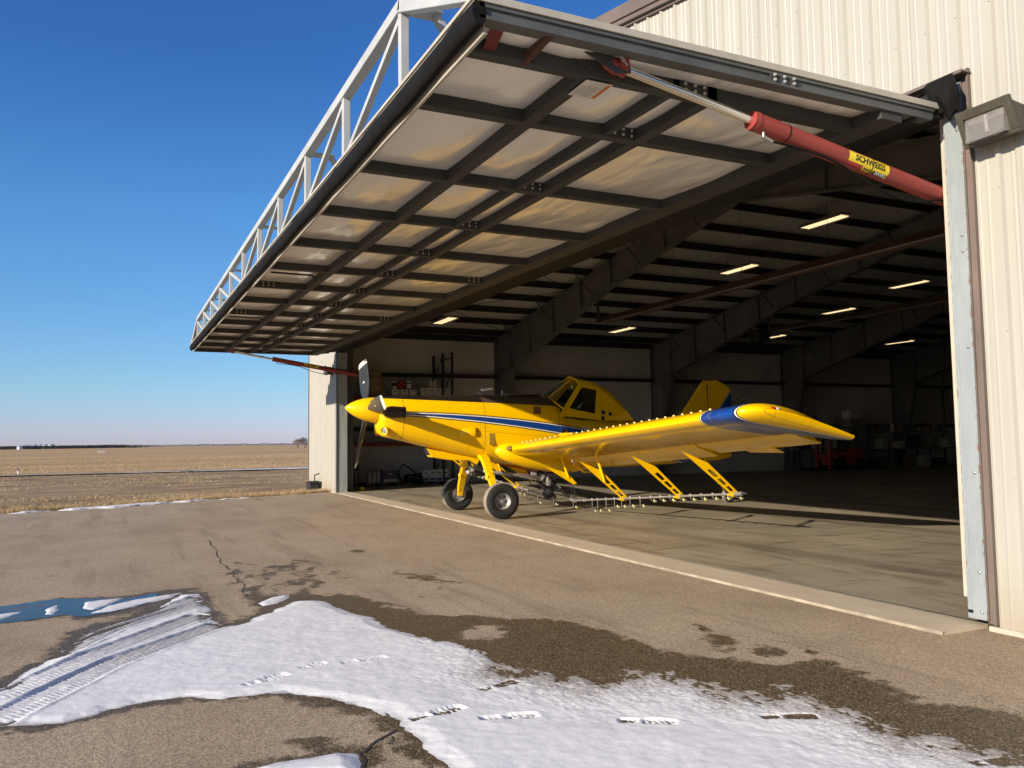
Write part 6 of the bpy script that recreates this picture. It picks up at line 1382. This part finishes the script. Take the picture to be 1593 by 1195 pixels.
rack3 = thing("pallet_rack", "tall dark empty rack frame with diagonal braces at the darkest end of the hangar", "pallet rack", (-25.3, 36.0, 0))
for y in (-1.2, 1.2):
    for xx in (0, -1.0): mb = MB(); mb.box(xx - .05, xx + .05, y - .05, y + .05, 0, 4.6); build("upright", mb, M_CAB, rack3)
    mb = MB(); mb.path([(0, y, .5), (-1, y, 1.8), (0, y, 3.1), (-1, y, 4.4)], .025, 5); build("brace", mb, M_CAB, rack3)
for z in (1.6, 3.2): mb = MB(); mb.box(-.05, .05, -1.2, 1.2, z - .06, z + .06); build("beam", mb, M_RBEAM, rack3)
random.seed(11)
names = ["dented dark toolbox", "pale plastic tote", "grey parts bin", "white pail box", "brown parts carton", "dark battery case", "pale paper carton", "grey drawer box", "blue grey case", "small white carton"]
for i in range(10):
    y = 28.3 + i * .62; m_ = [M_BLK, M_CARDW, M_CAB, M_CARDW, M_CARD, M_BLK, M_CARDW, M_CAB, M_RACK, M_CARDW][i]
    crate("bench_box", names[i] + (" on the bench top in the dark end of the hangar" if i % 2 else " under the bench in the dark end of the hangar"), "box", -25.55, y, .96 if i % 2 else 0, .45, .4 + .15 * random.random(), .35 + .3 * random.random(), m_, group="boxes around the workbench")

# ================================================================== FAR OUTDOORS
# direction of view: far plain lies towards -x.  Tree belt and grain bins about 1.4 km off
m, g, b = newmat("winter_wood", 0.9, spec=0.1); v = g.coord('Object')
g.val(b.inputs['Base Color'], g.ramp(g.noise(v, 0.15, 5), [(0.3, (0.020, 0.022, 0.030)), (0.7, (0.060, 0.055, 0.058))])); M_WOOD = m
def belt(name, p0, p1, n, hgt, seed, wd=25):
    rng = np.random.default_rng(seed); t_ = rng.random(n); off = rng.normal(0, wd, n)
    p0 = np.array(p0); p1 = np.array(p1); e = (p1 - p0) / np.linalg.norm(p1 - p0); nn = np.array([-e[1], e[0]])
    c = p0 + (p1 - p0) * t_[:, None] + nn * off[:, None]
    env = hgt * (0.62 + 0.5 * vnoise(t_ * 26, t_ * 0, seed)) * np.clip(np.minimum(t_, 1 - t_) * 40, 0.3, 1)
    z = rng.random(n) ** 0.8 * env; s = rng.uniform(.5, 1.6, n) * (hgt / 9)
    a = rng.random((n, 3)) * 2 - 1; bvec = rng.random((n, 3)) * 2 - 1
    q = np.stack([c[:, 0], c[:, 1], z], 1)
    co = np.stack([q - a * s[:, None], q + bvec * s[:, None] * .8, q + a * s[:, None], q - bvec * s[:, None] * .8], 1).reshape(-1, 3)
    me = bpy.data.meshes.new(name); me.vertices.add(4 * n); me.vertices.foreach_set('co', co.astype(np.float32).reshape(-1)); me.loops.add(4 * n); me.loops.foreach_set('vertex_index', np.arange(4 * n, dtype=np.int32))
    me.polygons.add(n); me.polygons.foreach_set('loop_start', np.arange(0, 4 * n, 4, dtype=np.int32)); me.update(calc_edges=True); me.materials.append(M_WOOD)
    o = bpy.data.objects.new(name, me); COL.objects.link(o); o["kind"] = "stuff"; return o
def dirpt(u, dist, v=695.0):   # a place on the plain, dist metres from the camera along the bearing of image column u
    a = YAW - math.atan((u - 796.5) / F_PX); return (CAM.x - math.sin(a) * dist, CAM.y + math.cos(a) * dist)
belt("tree_belt", dirpt(-260, 1300), dirpt(206, 1500), 30000, 5.2, 21)
belt("distant_tree_line", dirpt(205, 4200), dirpt(482, 4200), 9000, 9, 22, 40)
M_BIN = mat("galvanised_bin", (0.55, 0.57, 0.58), 0.4, 0.4, var=0.1, scale=.2)
def grain_bin(label):
    t = thing("grain_bin", label, "grain bin", group="galvanised grain bins before the tree belt")
    mb = MB(); mb.lathe([(0, 6.0), (7.5, 6.0)], (0, 0, 0), (0, 0, 1), 24); build("bin_wall", mb, M_BIN, t, smooth=30)
    mb = MB(); mb.lathe([(7.5, 6.3), (10.4, .7), (10.9, .7), (11.1, 0)], (0, 0, 0), (0, 0, 1), 24); build("bin_roof", mb, M_BIN, t, smooth=30)
    return t
B0 = grain_bin("white grain bin standing lowest and farthest left of the row on the horizon")
bl = ["", "second grain bin from the left, half sunk behind the trees", "third grain bin from the left on the horizon", "fourth grain bin from the left, in the middle of the row", "third grain bin from the right on the horizon", "second grain bin from the right on the horizon", "tallest looking grain bin at the right end of the row"]
for i, (u, dst) in enumerate(((31, 1250), (40, 1560), (47, 1570), (54, 1540), (63, 1550), (71, 1520), (80, 1500))):
    x, y = dirpt(u, dst); o = B0 if i == 0 else dup(B0, (0, 0, 0), label=bl[i]); o.location = (x, y, 0); o.scale = (.85, .85, .68 + .02 * i) if i else (.52, .52, .50)
# two leafless trees by the corner of the hangar, well out on the plain
M_BARK = mat("pale_bare_twigs", (0.16, 0.125, 0.105), 0.9, var=0.25, scale=.8)
def bare_tree(seed, H, label):
    rng = random.Random(seed); t = thing("bare_tree", label, "tree", group="leafless trees past the hangar corner"); T = MB(); Tw = MB()
    def grow(p, d, L, r, dep):
        q = p + d * L; (T if dep < 2 else Tw).path([p, (p + q) / 2 + Vector((rng.uniform(-1, 1), rng.uniform(-1, 1), 0)) * L * .06, q], [r, r * .8, r * .62], 5 if dep < 3 else 3, False)
        if dep >= 6: return
        for k in range(3 if dep < 4 else 4):
            nd = (d + Vector((rng.uniform(-1, 1), rng.uniform(-1, 1), rng.uniform(-.45, .55))) * .95).normalized(); grow(p + (q - p) * rng.uniform(.55, 1), nd, L * rng.uniform(.62, .82), r * .58, dep + 1)
    for k in range(3): grow(Vector((rng.uniform(-.4, .4), rng.uniform(-.4, .4), -.1)), Vector((rng.uniform(-.5, .5), rng.uniform(-.5, .5), 1)).normalized(), H * .24, H * .020, 0)
    build("trunk", T, M_BARK, t, fixn=False); build("crown", Tw, M_BARK, t, fixn=False); return t
x, y = dirpt(463.5, 330); bare_tree(3, 7.4, "pale leafless tree standing clear at the left, just past the hangar corner").location = (x, y, 0)
x, y = dirpt(474.0, 345); bare_tree(8, 7.2, "pale leafless tree half hidden by the hangar corner").location = (x, y, 0)
# runway marker and a distant irrigation frame
x, y = dirpt(30, 61)
t = thing("marker_post", "small white based marker post beside the far taxiway", "marker", (x, y, 0))
mb = MB(); mb.path([(0, 0, 0), (0, 0, .16)], .06, 10); build("base", mb, M_BTIP, t)
mb = MB(); mb.path([(0, 0, .16), (0, 0, .34)], .03, 8); mb.beam((-.05, -.16, .30), (.05, .10, .30), .03, .05); build("post", mb, M_STEELD, t)
x, y = dirpt(160, 260)
t = thing("field_shed", "pale grey open field shed far out on the grass", "shed", (x, y, 0), R(70)); t.scale = (.8, .8, .7)
mb = MB(); mb.box(-1.4, 1.4, -1.4, -1.35, 0, 1.2); mb.box(-1.4, -1.35, -1.4, 1.4, 0, 1.2); build("wall", mb, mat("weathered_grey", (0.27, 0.24, 0.19), 0.8), t)
mb = MB(); mb.prism([(-1.6, -1.6, 1.15), (1.6, -1.6, 1.15), (1.6, 1.6, 1.5), (-1.6, 1.6, 1.5)], (0, 0, .06)); build("roof", mb, mat("weathered_roof", (0.30, 0.28, 0.24), 0.8), t)
